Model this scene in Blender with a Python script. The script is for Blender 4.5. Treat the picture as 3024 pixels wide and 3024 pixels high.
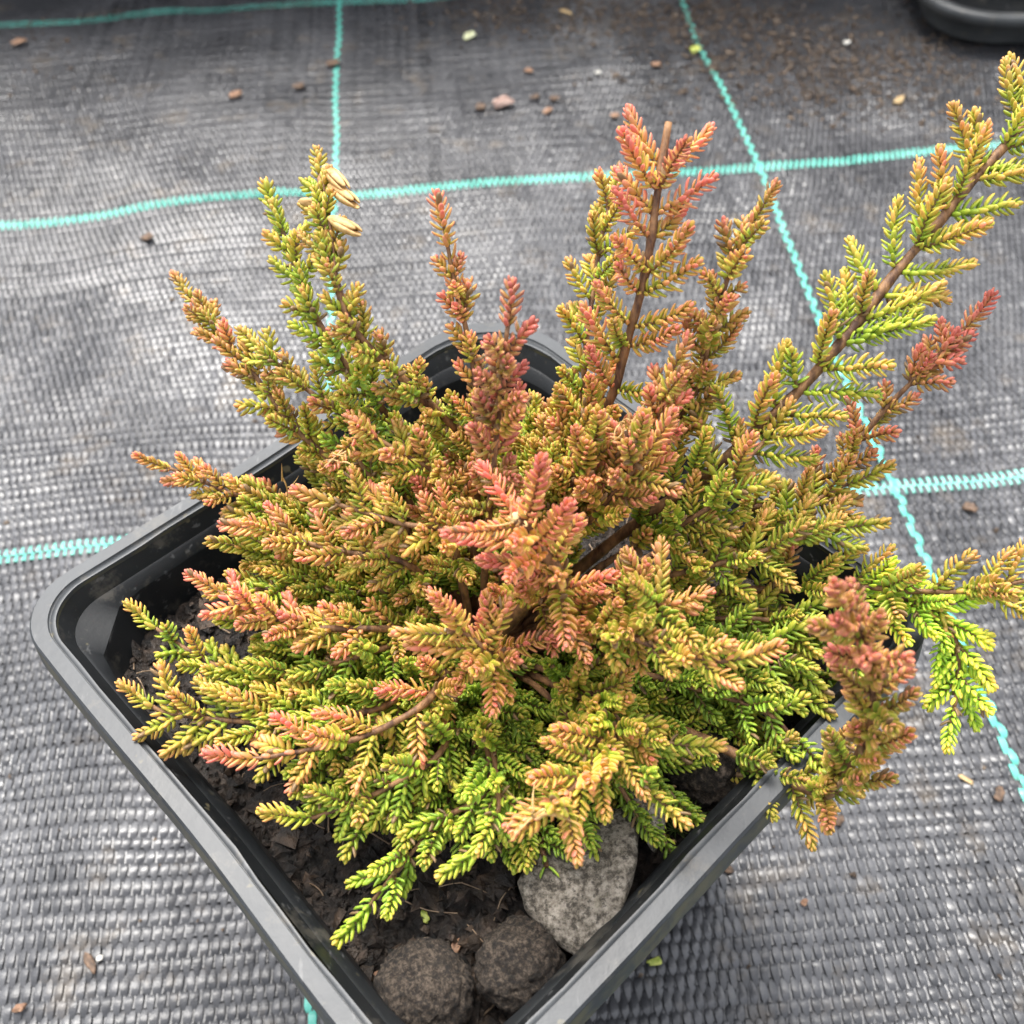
import bpy, bmesh, math
import numpy as np
from mathutils import Matrix, Vector

# ------------------------------------------------------------------ clean
for o in list(bpy.data.objects):
    bpy.data.objects.remove(o, do_unlink=True)
scene = bpy.context.scene
col = scene.collection
rng = np.random.default_rng(11)

# ------------------------------------------------------------------ camera
PITCH, ROLL = 0.8715, -0.0508
CAM = np.array([0.0059, -0.0806, 0.2008])
FPX, SRC = 3093.7, 3024.0
cam_d = bpy.data.cameras.new('camera')
cam = bpy.data.objects.new('camera', cam_d)
col.objects.link(cam)
_fw = np.array([0, math.cos(PITCH), -math.sin(PITCH)])
_rt0 = np.array([1.0, 0, 0]); _up0 = np.cross(_rt0, _fw)
_rt = math.cos(ROLL) * _rt0 + math.sin(ROLL) * _up0
_up = -math.sin(ROLL) * _rt0 + math.cos(ROLL) * _up0
M = Matrix(((_rt[0], _up[0], -_fw[0], CAM[0]), (_rt[1], _up[1], -_fw[1], CAM[1]),
            (_rt[2], _up[2], -_fw[2], CAM[2]), (0, 0, 0, 1)))
cam.matrix_world = M
cam_d.sensor_width = 36.0
cam_d.lens = FPX / SRC * 36.0
cam_d.clip_start = 0.005
cam_d.clip_end = 50.0
cam_d.dof.use_dof = True
cam_d.dof.focus_distance = 0.134
cam_d.dof.aperture_fstop = 38.0
scene.camera = cam

# ------------------------------------------------------------------ world, sun, exposure
SUN_EL, SUN_AZ = math.radians(66), math.radians(-20)      # azimuth from +Y towards +X
world = bpy.data.worlds.new('World')
scene.world = world
world.use_nodes = True
wn, wl = world.node_tree.nodes, world.node_tree.links
wn.clear()
w_out = wn.new('ShaderNodeOutputWorld')
w_bg = wn.new('ShaderNodeBackground')
w_sky = wn.new('ShaderNodeTexSky')
w_sky.sky_type = 'NISHITA'
w_sky.sun_disc = False
w_sky.sun_elevation = SUN_EL
w_sky.sun_rotation = SUN_AZ
w_sky.air_density = 1.0
w_sky.dust_density = 4.0
w_sky.ozone_density = 1.0
w_hs = wn.new('ShaderNodeHueSaturation')
w_hs.inputs['Saturation'].default_value = 0.22
w_bg.inputs['Strength'].default_value = 0.15
wl.new(w_sky.outputs[0], w_hs.inputs['Color'])
wl.new(w_hs.outputs[0], w_bg.inputs['Color'])
wl.new(w_bg.outputs[0], w_out.inputs['Surface'])
sun_d = bpy.data.lights.new('sun', 'SUN')
sun_d.energy = 1.3
sun_d.angle = math.radians(28)
sun_d.color = (1.0, 0.96, 0.9)
sun = bpy.data.objects.new('sun', sun_d)
col.objects.link(sun)
sd = Vector((math.sin(SUN_AZ) * math.cos(SUN_EL), math.cos(SUN_AZ) * math.cos(SUN_EL), math.sin(SUN_EL)))
sun.rotation_euler = sd.to_track_quat('Z', 'Y').to_euler()
sun.location = sd * 2
vs = scene.view_settings
vs.view_transform = 'Standard'
vs.look = 'None'
vs.exposure = 1.55
vs.gamma = 1.0
vs.use_curve_mapping = False
scene.render.engine = 'CYCLES'

# ------------------------------------------------------------------ helpers
K19 = SRC / 1932.0
RIM = 0.085


def at(px, py, zmm):
    """picture position (in the 1932 px view) seen at a height of zmm above the pot rim -> world point"""
    x, y = px * K19, py * K19
    d = _fw * FPX + _rt * (x - SRC / 2) - _up * (y - SRC / 2)
    z = RIM + zmm / 1000.0
    return CAM + d * ((z - CAM[2]) / d[2])


def gnd(px, py, z=0.0):
    return at(px, py, (z - RIM) * 1000)


def hsh(ix, iy, iz, seed):
    h = (ix * 374761393 + iy * 668265263 + iz * 2147483647 + seed * 1274126177) & 0xffffffff
    h = ((h ^ (h >> 13)) * 1274126177) & 0xffffffff
    h = ((h ^ (h >> 16)) * 2246822519) & 0xffffffff
    return ((h ^ (h >> 15)) & 0xffff) / 65535.0


def vnoise(P, scale, seed=0):
    Q = np.asarray(P, float) * scale + 1000.0
    if Q.shape[1] == 2:
        Q = np.concatenate([Q, np.zeros((len(Q), 1)) + 0.5], 1)
    I = np.floor(Q).astype(np.int64); F = Q - I
    F = F * F * (3 - 2 * F)
    r = 0
    for dx in (0, 1):
        for dy in (0, 1):
            for dz in (0, 1):
                w = (F[:, 0] if dx else 1 - F[:, 0]) * (F[:, 1] if dy else 1 - F[:, 1]) * (F[:, 2] if dz else 1 - F[:, 2])
                r = r + w * hsh(I[:, 0] + dx, I[:, 1] + dy, I[:, 2] + dz, seed)
    return r * 2 - 1


def fbm(P, scale, oct=4, seed=0, gain=0.5):
    r, a = 0, 1.0
    for k in range(oct):
        r = r + a * vnoise(P, scale * 2 ** k, seed + k * 17)
        a *= gain
    return r


def make_mesh(name, V, F, smooth=True, attrs=None, mat_idx=None):
    """V (n,3), F a (m,k) integer array or a list of such arrays"""
    me = bpy.data.meshes.new(name)
    if not isinstance(F, list):
        F = [F]
    F = [np.asarray(f, np.int32) for f in F if len(f)]
    V = np.asarray(V, np.float32)
    me.vertices.add(len(V))
    me.vertices.foreach_set('co', V.ravel())
    loops = np.concatenate([f.ravel() for f in F])
    sizes = np.concatenate([np.full(len(f), f.shape[1], np.int32) for f in F])
    starts = np.concatenate([[0], np.cumsum(sizes)[:-1]]).astype(np.int32)
    me.loops.add(len(loops))
    me.loops.foreach_set('vertex_index', loops)
    me.polygons.add(len(sizes))
    me.polygons.foreach_set('loop_start', starts)
    me.polygons.foreach_set('loop_total', sizes)
    if mat_idx is not None:
        me.polygons.foreach_set('material_index', np.asarray(mat_idx, np.int32))
    me.update(calc_edges=True)
    me.polygons.foreach_set('use_smooth', np.full(len(sizes), smooth, bool))
    for nm, arr in (attrs or {}).items():
        a = me.attributes.new(nm, 'FLOAT_COLOR', 'POINT')
        a.data.foreach_set('color', np.asarray(arr, np.float32).ravel())
    me.validate()
    return me


def new_obj(name, me, mat=None, parent=None):
    o = bpy.data.objects.new(name, me)
    col.objects.link(o)
    if mat is not None and me is not None and len(me.materials) == 0:
        for m in (mat if isinstance(mat, (list, tuple)) else [mat]):
            me.materials.append(m)
    if parent is not None:
        o.parent = parent
    return o


def tag(o, label=None, cat=None, group=None, kind=None):
    if label: o['label'] = label
    if cat: o['category'] = cat
    if group: o['group'] = group
    if kind: o['kind'] = kind
    return o


def empty(name, loc):
    o = bpy.data.objects.new(name, None)
    o.location = loc
    o.empty_display_size = 0.01
    col.objects.link(o)
    return o


def unit(v):
    v = np.asarray(v, float)
    return v / (np.linalg.norm(v, axis=-1, keepdims=True) + 1e-12)


def catmull(P, n):
    P = np.asarray(P, float)
    if len(P) == 2:
        t = np.linspace(0, 1, n)[:, None]
        return P[0] * (1 - t) + P[1] * t
    Q = np.vstack([2 * P[0] - P[1], P, 2 * P[-1] - P[-2]])
    seg = np.linalg.norm(np.diff(P, axis=0), axis=1)
    cum = np.concatenate([[0], np.cumsum(seg)])
    s = np.linspace(0, cum[-1], n)
    i = np.clip(np.searchsorted(cum, s, side='right') - 1, 0, len(P) - 2)
    t = ((s - cum[i]) / (seg[i] + 1e-12))[:, None]
    p0, p1, p2, p3 = Q[i], Q[i + 1], Q[i + 2], Q[i + 3]
    return 0.5 * ((2 * p1) + (-p0 + p2) * t + (2 * p0 - 5 * p1 + 4 * p2 - p3) * t ** 2 + (-p0 + 3 * p1 - 3 * p2 + p3) * t ** 3)


def frames(C):
    T = unit(np.gradient(C, axis=0))
    a = np.array([0, 0, 1.0]) if abs(T[0][2]) < 0.8 else np.array([1.0, 0, 0])
    N = [unit(a - T[0] * (a @ T[0]))]
    for k in range(1, len(C)):
        v = N[-1] - T[k] * (N[-1] @ T[k])
        N.append(unit(v))
    N = np.array(N)
    return T, N, np.cross(T, N)


def tube(C, R, m=7, cap=True):
    T, N, B = frames(C)
    R = np.broadcast_to(np.asarray(R, float), (len(C),))
    a = np.arange(m) / m * 2 * np.pi
    V = C[:, None, :] + R[:, None, None] * (np.cos(a)[None, :, None] * N[:, None, :] + np.sin(a)[None, :, None] * B[:, None, :])
    n = len(C)
    V = V.reshape(-1, 3)
    i, j = np.meshgrid(np.arange(n - 1), np.arange(m), indexing='ij')
    F = np.stack([i * m + j, i * m + (j + 1) % m, (i + 1) * m + (j + 1) % m, (i + 1) * m + j], -1).reshape(-1, 4)
    if cap:
        V = np.vstack([V, C[-1], C[0]])
        e = n * m
        j = np.arange(m)
        F1 = np.stack([(n - 1) * m + j, (n - 1) * m + (j + 1) % m, np.full(m, e), np.full(m, e)], -1)[:, :3]
        F2 = np.stack([(j + 1) % m, j, np.full(m, e + 1)], -1)
        return V, [F, F1, F2]
    return V, [F]


# ------------------------------------------------------------------ material helpers
class NT:
    def __init__(self, name):
        self.m = bpy.data.materials.new(name)
        self.m.use_nodes = True
        self.n, self.l = self.m.node_tree.nodes, self.m.node_tree.links
        self.n.clear()
        self.out = self.n.new('ShaderNodeOutputMaterial')
        self.p = self.n.new('ShaderNodeBsdfPrincipled')
        self.l.new(self.p.outputs[0], self.out.inputs['Surface'])
        self.tc = self.n.new('ShaderNodeTexCoord')

    def _set(self, sock, v):
        if hasattr(v, 'is_linked') or isinstance(v, bpy.types.NodeSocket):
            self.l.new(v, sock)
        else:
            sock.default_value = v

    def noise(self, scale, detail=4, rough=0.6, vec=None, out='Fac', stretch=None):
        v = vec or self.tc.outputs['Object']
        if stretch:
            mp = self.n.new('ShaderNodeMapping')
            mp.inputs['Scale'].default_value = stretch
            self.l.new(v, mp.inputs['Vector'])
            v = mp.outputs[0]
        t = self.n.new('ShaderNodeTexNoise')
        t.inputs['Scale'].default_value = scale
        t.inputs['Detail'].default_value = detail
        t.inputs['Roughness'].default_value = rough
        self.l.new(v, t.inputs['Vector'])
        return t.outputs[out]

    def voronoi(self, scale, out='Distance', vec=None):
        t = self.n.new('ShaderNodeTexVoronoi')
        t.inputs['Scale'].default_value = scale
        self.l.new(vec or self.tc.outputs['Object'], t.inputs['Vector'])
        return t.outputs[out]

    def math(self, op, a, b=None, c=None, clamp=False):
        t = self.n.new('ShaderNodeMath')
        t.operation = op
        t.use_clamp = clamp
        for k, v in enumerate((a, b, c)):
            if v is not None:
                self._set(t.inputs[k], v)
        return t.outputs[0]

    def ramp(self, fac, stops, interp='LINEAR'):
        t = self.n.new('ShaderNodeValToRGB')
        cr = t.color_ramp
        cr.interpolation = interp
        while len(cr.elements) < len(stops):
            cr.elements.new(0.5)
        for e, (p, c) in zip(cr.elements, stops):
            e.position = p
            e.color = tuple(c) + ((1,) if len(c) == 3 else ())
        self._set(t.inputs[0], fac)
        return t.outputs[0]

    def mix(self, fac, a, b, blend='MIX'):
        t = self.n.new('ShaderNodeMix')
        t.data_type = 'RGBA'
        t.blend_type = blend
        self._set(t.inputs[0], fac)
        for s, v in ((t.inputs[6], a), (t.inputs[7], b)):
            if isinstance(v, tuple):
                v = v + ((1,) if len(v) == 3 else ())
            self._set(s, v)
        return t.outputs[2]

    def bump(self, h, strength=0.5, dist=0.0005):
        t = self.n.new('ShaderNodeBump')
        t.inputs['Strength'].default_value = strength
        t.inputs['Distance'].default_value = dist
        self.l.new(h, t.inputs['Height'])
        self.l.new(t.outputs[0], self.p.inputs['Normal'])
        return t

    def attr(self, name):
        t = self.n.new('ShaderNodeAttribute')
        t.attribute_name = name
        return t

    def sep(self, c):
        t = self.n.new('ShaderNodeSeparateColor')
        self.l.new(c, t.inputs[0])
        return t.outputs

    def set(self, **kw):
        for k, v in kw.items():
            self._set(self.p.inputs[k.replace('_', ' ')], v)
        return self


def greys(v, tint=(1, 1, 1)):
    return tuple(v * t for t in tint)


def mat_tape(name, dark, light, rough=(0.25, 0.5), wear=0.35):
    t = NT(name)
    oi = t.n.new('ShaderNodeObjectInfo')
    n1 = t.noise(24, 4, 0.6)                       # large dirt patches
    n2 = t.noise(420, 3, 0.6)                      # grain
    n3 = t.noise(2600, 2, 0.5)
    f = t.math('MULTIPLY_ADD', n1, 0.7, t.math('MULTIPLY', n2, 0.5))
    f = t.math('ADD', f, t.math('MULTIPLY', oi.outputs['Random'], 0.3))
    c = t.ramp(f, [(0.4, dark), (1.0, light)])
    dirt = t.ramp(t.noise(60, 5, 0.7), [(0.56, (0, 0, 0)), (0.72, (1, 1, 1))])
    c = t.mix(t.math('MULTIPLY', dirt, wear), c, (0.16, 0.125, 0.085))
    r = t.math('MULTIPLY_ADD', n2, rough[1] - rough[0], rough[0])
    t.set(Base_Color=c, Roughness=r)
    t.p.inputs['IOR'].default_value = 1.5
    wet = t.ramp(t.noise(17, 4, 0.6), [(0.5, (0, 0, 0)), (0.6, (1, 1, 1))])
    t.l.new(t.math('MULTIPLY', wet, 0.4), t.p.inputs['Coat Weight'])
    t.p.inputs['Coat Roughness'].default_value = 0.18
    t.bump(n3, 0.35, 0.0002)
    return t.m


M_TAPE = mat_tape('black_woven_plastic', (0.012, 0.013, 0.016), (0.092, 0.093, 0.099), (0.2, 0.5), 0.5)
M_GREEN = mat_tape('green_woven_plastic', (0.05, 0.33, 0.265), (0.15, 0.52, 0.43), (0.3, 0.5), 0.35)


def mat_soil(name, a, b, c3, rough=0.85, scale=300, bump=0.0008):
    t = NT(name)
    n = t.noise(scale, 6, 0.7)
    v = t.voronoi(scale * 2.2)
    f = t.math('MULTIPLY_ADD', v, 0.35, t.math('MULTIPLY', n, 0.8))
    t.set(Base_Color=t.ramp(f, [(0.42, a), (0.58, b), (0.74, c3)]), Roughness=rough)
    t.bump(t.noise(scale * 4, 5, 0.7), 0.9, bump)
    return t.m


M_SOIL = mat_soil('potting_soil', (0.005, 0.004, 0.0032), (0.018, 0.0125, 0.009), (0.062, 0.043, 0.031), 0.5)
M_SHRED = mat_soil('bark_shreds', (0.008, 0.005, 0.0035), (0.028, 0.018, 0.011), (0.085, 0.054, 0.034), 0.6, 120)
M_DIRT = mat_soil('spilled_dirt', (0.025, 0.018, 0.012), (0.075, 0.05, 0.034), (0.22, 0.17, 0.125), 0.9)


def mat_plastic(name, lo, hi, rough, film_amt):
    t = NT(name)
    n = t.noise(55, 5, 0.65)
    sp = t.noise(1500, 3, 0.6)
    c = t.ramp(n, [(0.3, lo), (0.75, hi)])
    spk = t.ramp(t.noise(420, 2, 0.5), [(0.70, (0, 0, 0)), (0.76, (1, 1, 1))])
    c = t.mix(t.math('MULTIPLY', spk, 0.55), c, (0.15, 0.13, 0.075))
    scr = t.ramp(t.noise(700, 3, 0.6, stretch=(1, 0.25, 1)), [(0.64, (0, 0, 0)), (0.72, (1, 1, 1))])
    c = t.mix(t.math('MULTIPLY', scr, 0.22), c, greys(0.26))
    smear = t.ramp(t.noise(140, 5, 0.75), [(0.56, (0, 0, 0)), (0.68, (1, 1, 1))])
    c = t.mix(t.math('MULTIPLY', smear, 0.45), c, (0.11, 0.10, 0.082))
    sx = t.n.new('ShaderNodeSeparateXYZ')
    t.l.new(t.tc.outputs['Object'], sx.inputs[0])
    # algae and dirt film that sits on the skirt of the rim
    side = t.math('LESS_THAN', sx.outputs[2], 0.0842)
    film = t.ramp(t.noise(260, 4, 0.7), [(0.38, (0, 0, 0)), (0.6, (1, 1, 1))])
    c = t.mix(t.math('MULTIPLY', t.math('MULTIPLY', side, film), film_amt), c, (0.10, 0.092, 0.05))
    t.set(Base_Color=c, Roughness=t.math('MULTIPLY_ADD', n, 0.3, rough))
    b = t.math('MULTIPLY_ADD', t.noise(330, 3, 0.5), 0.7, t.math('MULTIPLY', sp, 0.35))
    t.bump(b, 0.22, 0.0003)
    return t.m


M_POT = mat_plastic('black_pot_plastic', (0.007, 0.008, 0.009), (0.015, 0.0165, 0.018), 0.3, 0.0)
M_POT.node_tree.nodes['Principled BSDF'].inputs['IOR'].default_value = 1.38
M_TRAY = mat_plastic('scuffed_tray_plastic', (0.03, 0.033, 0.035), (0.07, 0.074, 0.076), 0.3, 0.0)
M_RIM = mat_plastic('weathered_rim_plastic', (0.018, 0.021, 0.024), (0.058, 0.064, 0.07), 0.3, 0.9)


def mat_rock(name, stops, scale=420, bump=0.0005, rough=0.8, lichen=None):
    t = NT(name)
    n = t.noise(scale, 6, 0.75)
    m = t.noise(scale * 0.22, 4, 0.6)
    f = t.math('MULTIPLY_ADD', m, 0.2, t.math('MULTIPLY', n, 0.95))
    c = t.ramp(f, stops)
    pit = t.ramp(t.noise(scale * 1.4, 4, 0.7), [(0.38, (1, 1, 1)), (0.46, (0, 0, 0))])
    c = t.mix(t.math('MULTIPLY', pit, 0.75), c, (0.02, 0.016, 0.012))
    if lichen:
        l = t.ramp(t.noise(170, 4, 0.6), [(0.62, (0, 0, 0)), (0.72, (1, 1, 1))])
        c = t.mix(t.math('MULTIPLY', l, 0.35), c, lichen)
        w = t.ramp(t.noise(520, 2, 0.5), [(0.76, (0, 0, 0)), (0.8, (1, 1, 1))])
        c = t.mix(t.math('MULTIPLY', w, 0.8), c, (0.55, 0.54, 0.5))
    t.set(Base_Color=c, Roughness=rough)
    t.bump(t.noise(scale * 2.2, 6, 0.75), 1.0, bump)
    return t.m


M_STONE = mat_rock('grey_lichen_stone', [(0.46, (0.05, 0.041, 0.03)), (0.56, (0.20, 0.172, 0.135)), (0.68, (0.40, 0.355, 0.295))],
                   900, 0.0004, 0.75, (0.17, 0.16, 0.06))
M_CLAY = mat_rock('rough_clay', [(0.48, (0.011, 0.008, 0.006)), (0.57, (0.044, 0.031, 0.021)), (0.68, (0.145, 0.11, 0.08))], 1700, 0.0006, 0.8)


def mat_simple(name, c1, c2, scale=500, rough=0.7, bump=0.0003, stretch=None):
    t = NT(name)
    n = t.noise(scale, 5, 0.65, stretch=stretch)
    t.set(Base_Color=t.ramp(n, [(0.38, c1), (0.62, c2)]), Roughness=rough)
    t.bump(n, 0.6, bump)
    return t.m


M_BARKCHIP = mat_simple('brown_bark', (0.05, 0.03, 0.018), (0.17, 0.105, 0.065))
M_ORANGECHIP = mat_simple('orange_bark', (0.16, 0.08, 0.045), (0.34, 0.20, 0.12))
M_TANCHIP = mat_simple('tan_wood', (0.32, 0.21, 0.10), (0.55, 0.40, 0.2), 300)
M_PINKSTONE = mat_simple('pinkish_stone', (0.2, 0.12, 0.095), (0.42, 0.29, 0.24), 260)
M_WHITE = mat_simple('white_granule', (0.5, 0.48, 0.42), (0.75, 0.72, 0.65))
M_CREAM = mat_simple('dry_cream_petal', (0.36, 0.20, 0.06), (0.66, 0.45, 0.19), 700, 0.6, 0.0002)
M_MOSS = mat_simple('green_moss', (0.03, 0.06, 0.008), (0.1, 0.15, 0.02), 600)
M_LIMEBIT = mat_simple('lime_leaf_scrap', (0.25, 0.32, 0.04), (0.5, 0.52, 0.12), 600, 0.5)
M_PALESCRAP = mat_simple('pale_leaf_scrap', (0.4, 0.42, 0.2), (0.72, 0.74, 0.5), 400, 0.5)
M_BARK = mat_simple('heather_bark', (0.065, 0.026, 0.012), (0.29, 0.15, 0.062), 900, 0.65, 0.0004, (1, 0.5, 0.35))
M_CUT = mat_simple('fresh_cut_wood', (0.42, 0.38, 0.17), (0.68, 0.62, 0.36), 700)
M_FIBRE = mat_simple('pale_root_fibre', (0.13, 0.085, 0.05), (0.28, 0.2, 0.13), 500)

LEAF_STOPS = [(0.0, (0.23, 0.38, 0.025)), (0.18, (0.38, 0.50, 0.034)), (0.36, (0.50, 0.48, 0.045)),
              (0.52, (0.57, 0.40, 0.06)), (0.68, (0.66, 0.35, 0.085)), (0.84, (0.70, 0.295, 0.14)), (1.0, (0.65, 0.17, 0.125))]


def mat_leaf(name, per_object):
    t = NT(name)
    leaf = t.attr('leaf')
    lr = t.sep(leaf.outputs['Color'])
    along, axis, rnd, adax = lr[0], lr[1], lr[2], leaf.outputs['Alpha']
    if per_object:
        oi = t.n.new('ShaderNodeObjectInfo')
        tone = t.sep(oi.outputs['Color'])
    else:
        tone = t.sep(t.attr('tone').outputs['Color'])
    red, val = tone[0], tone[1]
    r = t.math('MULTIPLY_ADD', t.math('SUBTRACT', axis, 0.5), 0.34, t.math('MULTIPLY_ADD', red, 0.86, -0.06))
    r = t.math('MULTIPLY_ADD', t.math('SUBTRACT', along, 0.45), 0.20, r)
    r = t.math('MULTIPLY_ADD', t.math('SUBTRACT', rnd, 0.5), 0.28, r)
    r = t.math('MULTIPLY_ADD', t.math('SUBTRACT', adax, 0.45), -0.36, r)
    r = t.math('MULTIPLY_ADD', t.math('SUBTRACT', t.noise(900, 2, 0.5), 0.5), 0.25, r, clamp=True)
    c = t.ramp(r, LEAF_STOPS)
    v = t.math('MULTIPLY_ADD', rnd, 0.35, t.math('MULTIPLY_ADD', val, 0.85, 0.52))
    hs = t.n.new('ShaderNodeHueSaturation')
    t.l.new(c, hs.inputs['Color'])
    t.l.new(v, hs.inputs['Value'])
    c = hs.outputs[0]
    hs.inputs['Saturation'].default_value = 0.98
    dead = t.math('GREATER_THAN', rnd, 0.965)
    c = t.mix(dead, c, (0.30, 0.19, 0.09))
    stem = t.math('GREATER_THAN', along, 1.5)
    c = t.mix(stem, c, t.mix(red, (0.20, 0.15, 0.04), (0.26, 0.11, 0.05)))
    t.set(Base_Color=c, Roughness=0.42)
    t.p.inputs['Sheen Weight'].default_value = 0.12
    t.p.inputs['Sheen Roughness'].default_value = 0.4
    t.p.inputs['Sheen Tint'].default_value = (1, 0.9, 0.8, 1)
    tr = t.n.new('ShaderNodeBsdfTranslucent')
    t.l.new(c, tr.inputs['Color'])
    mx = t.n.new('ShaderNodeMixShader')
    mx.inputs[0].default_value = 0.26
    t.l.new(t.p.outputs[0], mx.inputs[1])
    t.l.new(tr.outputs[0], mx.inputs[2])
    t.l.new(mx.outputs[0], t.out.inputs['Surface'])
    return t.m


M_LEAF = mat_leaf('heather_leaf', True)
M_LEAF_V = mat_leaf('heather_leaf_mass', False)

# ------------------------------------------------------------------ ground: woven fabric
GX, GY, GYAW, GA, GB = -0.0565, 0.3786, 0.0506, 0.1442, 0.1474
_c, _s = math.cos(GYAW), math.sin(GYAW)


def g2w(U, V):            # fabric metres -> world xy (V towards the viewer)
    return np.stack([GX + _c * U + _s * V, GY + _s * U - _c * V], -1)


def w2g(P):
    d = np.asarray(P)[..., :2] - np.array([GX, GY])
    return _c * d[..., 0] + _s * d[..., 1], _s * d[..., 0] - _c * d[..., 1]


# how the coloured lines really run over the uneven sheet
_V2 = [(1290, 10), (1320, 90), (1365, 170), (1400, 240), (1450, 345), (1490, 460), (1530, 560), (1600, 720), (1660, 860), (1735, 1030), (1850, 1290), (1932, 1470)]
_V1 = [(638, 0), (631, 150), (628, 370), (620, 690), (612, 760), (580, 1925)]
_H1 = [(0, 422), (80, 425), (160, 410), (280, 385), (400, 368), (500, 362), (700, 363), (830, 352), (1000, 335), (1150, 325), (1440, 305), (1600, 300), (1700, 290), (1760, 275)]
_H2 = [(0, 1058), (100, 1045), (180, 1030), (1680, 918), (1760, 911), (1932, 890)]
_H0 = [(0, 50), (150, 40), (300, 22), (450, 14), (640, 2)]
dU, dV = [], []
for pts, n in ((_V1, 0), (_V2, 1)):
    for q in pts:
        u, v = w2g(gnd(*q)); dU.append((u, v, u - n * GA, n))
for pts, n in ((_H0, 0), (_H1, 1), (_H2, 2)):
    for q in pts:
        u, v = w2g(gnd(*q)); dV.append((u, v, v - n * GB, n))
dU, dV = np.array(dU), np.array(dV)


def warp(U, V):
    shp = U.shape
    u, v = U.ravel(), V.ravel()
    outs = []
    for D, is_u in ((dU, True), (dV, False)):
        cu = D[:, 3] * GA if is_u else D[:, 0]
        cv = D[:, 1] if is_u else D[:, 3] * GB
        acc = np.zeros_like(u); ws = np.zeros_like(u) + 0.08
        for a, b, d in zip(cu, cv, D[:, 2]):
            if is_u: w = np.exp(-(((u - a) / 0.05) ** 2 + ((v - b) / 0.018) ** 2))
            else: w = np.exp(-(((u - a) / 0.018) ** 2 + ((v - b) / 0.05) ** 2))
            acc += w * d; ws += w
        outs.append(acc / ws)
    return (U + outs[0].reshape(shp), V + outs[1].reshape(shp))


def ground_h(P):
    P = np.asarray(P, float)[:, :2]
    h = 0.0024 * fbm(P, 11, 2, 5) + 0.0007 * fbm(P, 45, 2, 9)
    r = np.linalg.norm(P, axis=1)
    return h * np.clip((r - 0.035) / 0.05, 0.05, 1)


GROUND_Z = -0.0005
WP, FP = 0.00098, 0.00285          # warp / weft pitch
g_me = bpy.data.meshes.new('ground')
nb = 60
gx_ = np.linspace(-1.5, 1.5, nb)
XX, YY = np.meshgrid(gx_, gx_ + 0.3)
Vg = np.stack([XX.ravel(), YY.ravel(), np.full(XX.size, -0.0062)], 1)
ii, jj = np.meshgrid(np.arange(nb - 1), np.arange(nb - 1), indexing='ij')
Fg = np.stack([ii * nb + jj, ii * nb + jj + 1, (ii + 1) * nb + jj + 1, (ii + 1) * nb + jj], -1).reshape(-1, 4)


def mat_base():
    t = NT('ground_sheet')
    br = t.n.new('ShaderNodeTexBrick')
    br.inputs['Scale'].default_value = 150
    br.inputs['Color1'].default_value = (0.05, 0.05, 0.055, 1)
    br.inputs['Color2'].default_value = (0.09, 0.09, 0.095, 1)
    br.inputs['Mortar'].default_value = (0.012, 0.012, 0.012, 1)
    t.l.new(t.tc.outputs['Object'], br.inputs['Vector'])
    c = t.mix(t.ramp(t.noise(12, 5, 0.7), [(0.5, (0, 0, 0)), (0.7, (1, 1, 1))]), br.outputs[0], (0.06, 0.04, 0.025))
    t.set(Base_Color=c, Roughness=0.5)
    return t.m


ground = new_obj('ground', make_mesh('ground', Vg, Fg), mat_base())
tag(ground, 'black woven weed fabric with turquoise grid lines under the pots', None, None, 'structure')

# positions of tapes: narrow warp tapes run away from us, each rides over every second weft tape
NG = int(round(GA / WP))
u_idx = np.arange(-222, 342)
u_pos = u_idx * (GA / NG) + rng.normal(0, 0.00005, len(u_idx))
u_green = {0, 1, NG, NG + 1}
rows = []
v = -0.075
k = 0
while v < 0.50:
    rows.append(v)
    v += FP * (1.24 if k % 2 else 0.76) * (1 + rng.normal(0, 0.09))
    k += 1
v_pos = np.array(rows)
v_green = set()
for n in (0, 1, 2, 3):
    j = int(np.argmin(np.abs(v_pos - n * GB + FP * 0.5)))
    v_green |= {j, j + 1}
AMP = 0.00042
v_idx = np.arange(len(v_pos))
V_NEAR = 0.25


def strip(lat, lon, width, z, is_warp, K, seed):
    """one piece of tape; width and z per sample along it"""
    n = len(lon)
    across = np.linspace(-1, 1, K)
    latn = lat + 0.00010 * vnoise(np.stack([lon, np.full(n, lat * 37)], 1), 200, 3)
    tilt = 0.30 * vnoise(np.stack([lon, np.full(n, lat * 53)], 1), 420, 21) + 0.25 * vnoise(np.stack([lon, np.full(n, lat)], 1), 40, 22)
    L = latn[:, None] + across[None, :] * width[:, None] * 0.5
    # each float of tape leans a little
    O = np.repeat(lon[:, None], K, 1) + (0.25 * width[:, None] * across[None, :] * vnoise(np.stack([lon, np.full(n, lat)], 1), 14, 77)[:, None])
    U, V = (L, O) if is_warp else (O, L)
    U, V = warp(U, V)
    P = g2w(U.ravel(), V.ravel())
    zz = z[:, None] + 0.00013 * (1 - across ** 2)[None, :] * (width / 0.0015)[:, None] + tilt[:, None] * across[None, :] * width[:, None] * 0.5
    zz = zz.ravel() + GROUND_Z + ground_h(P)
    i, j = np.meshgrid(np.arange(n - 1), np.arange(K - 1), indexing='ij')
    F = np.stack([i * K + j, i * K + j + 1, (i + 1) * K + j + 1, (i + 1) * K + j], -1).reshape(-1, 4)
    return np.concatenate([P, zz[:, None]], 1), (F if is_warp else F[:, ::-1])


def halfsteps(pos, idx, dens):
    out_p, out_i = [], []
    for a in range(len(pos) - 1):
        for q in range(dens[a]):
            f = q / dens[a]
            out_p.append(pos[a] * (1 - f) + pos[a + 1] * f)
            out_i.append(idx[a] + f)
    return np.array(out_p), np.array(out_i, float)


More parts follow.
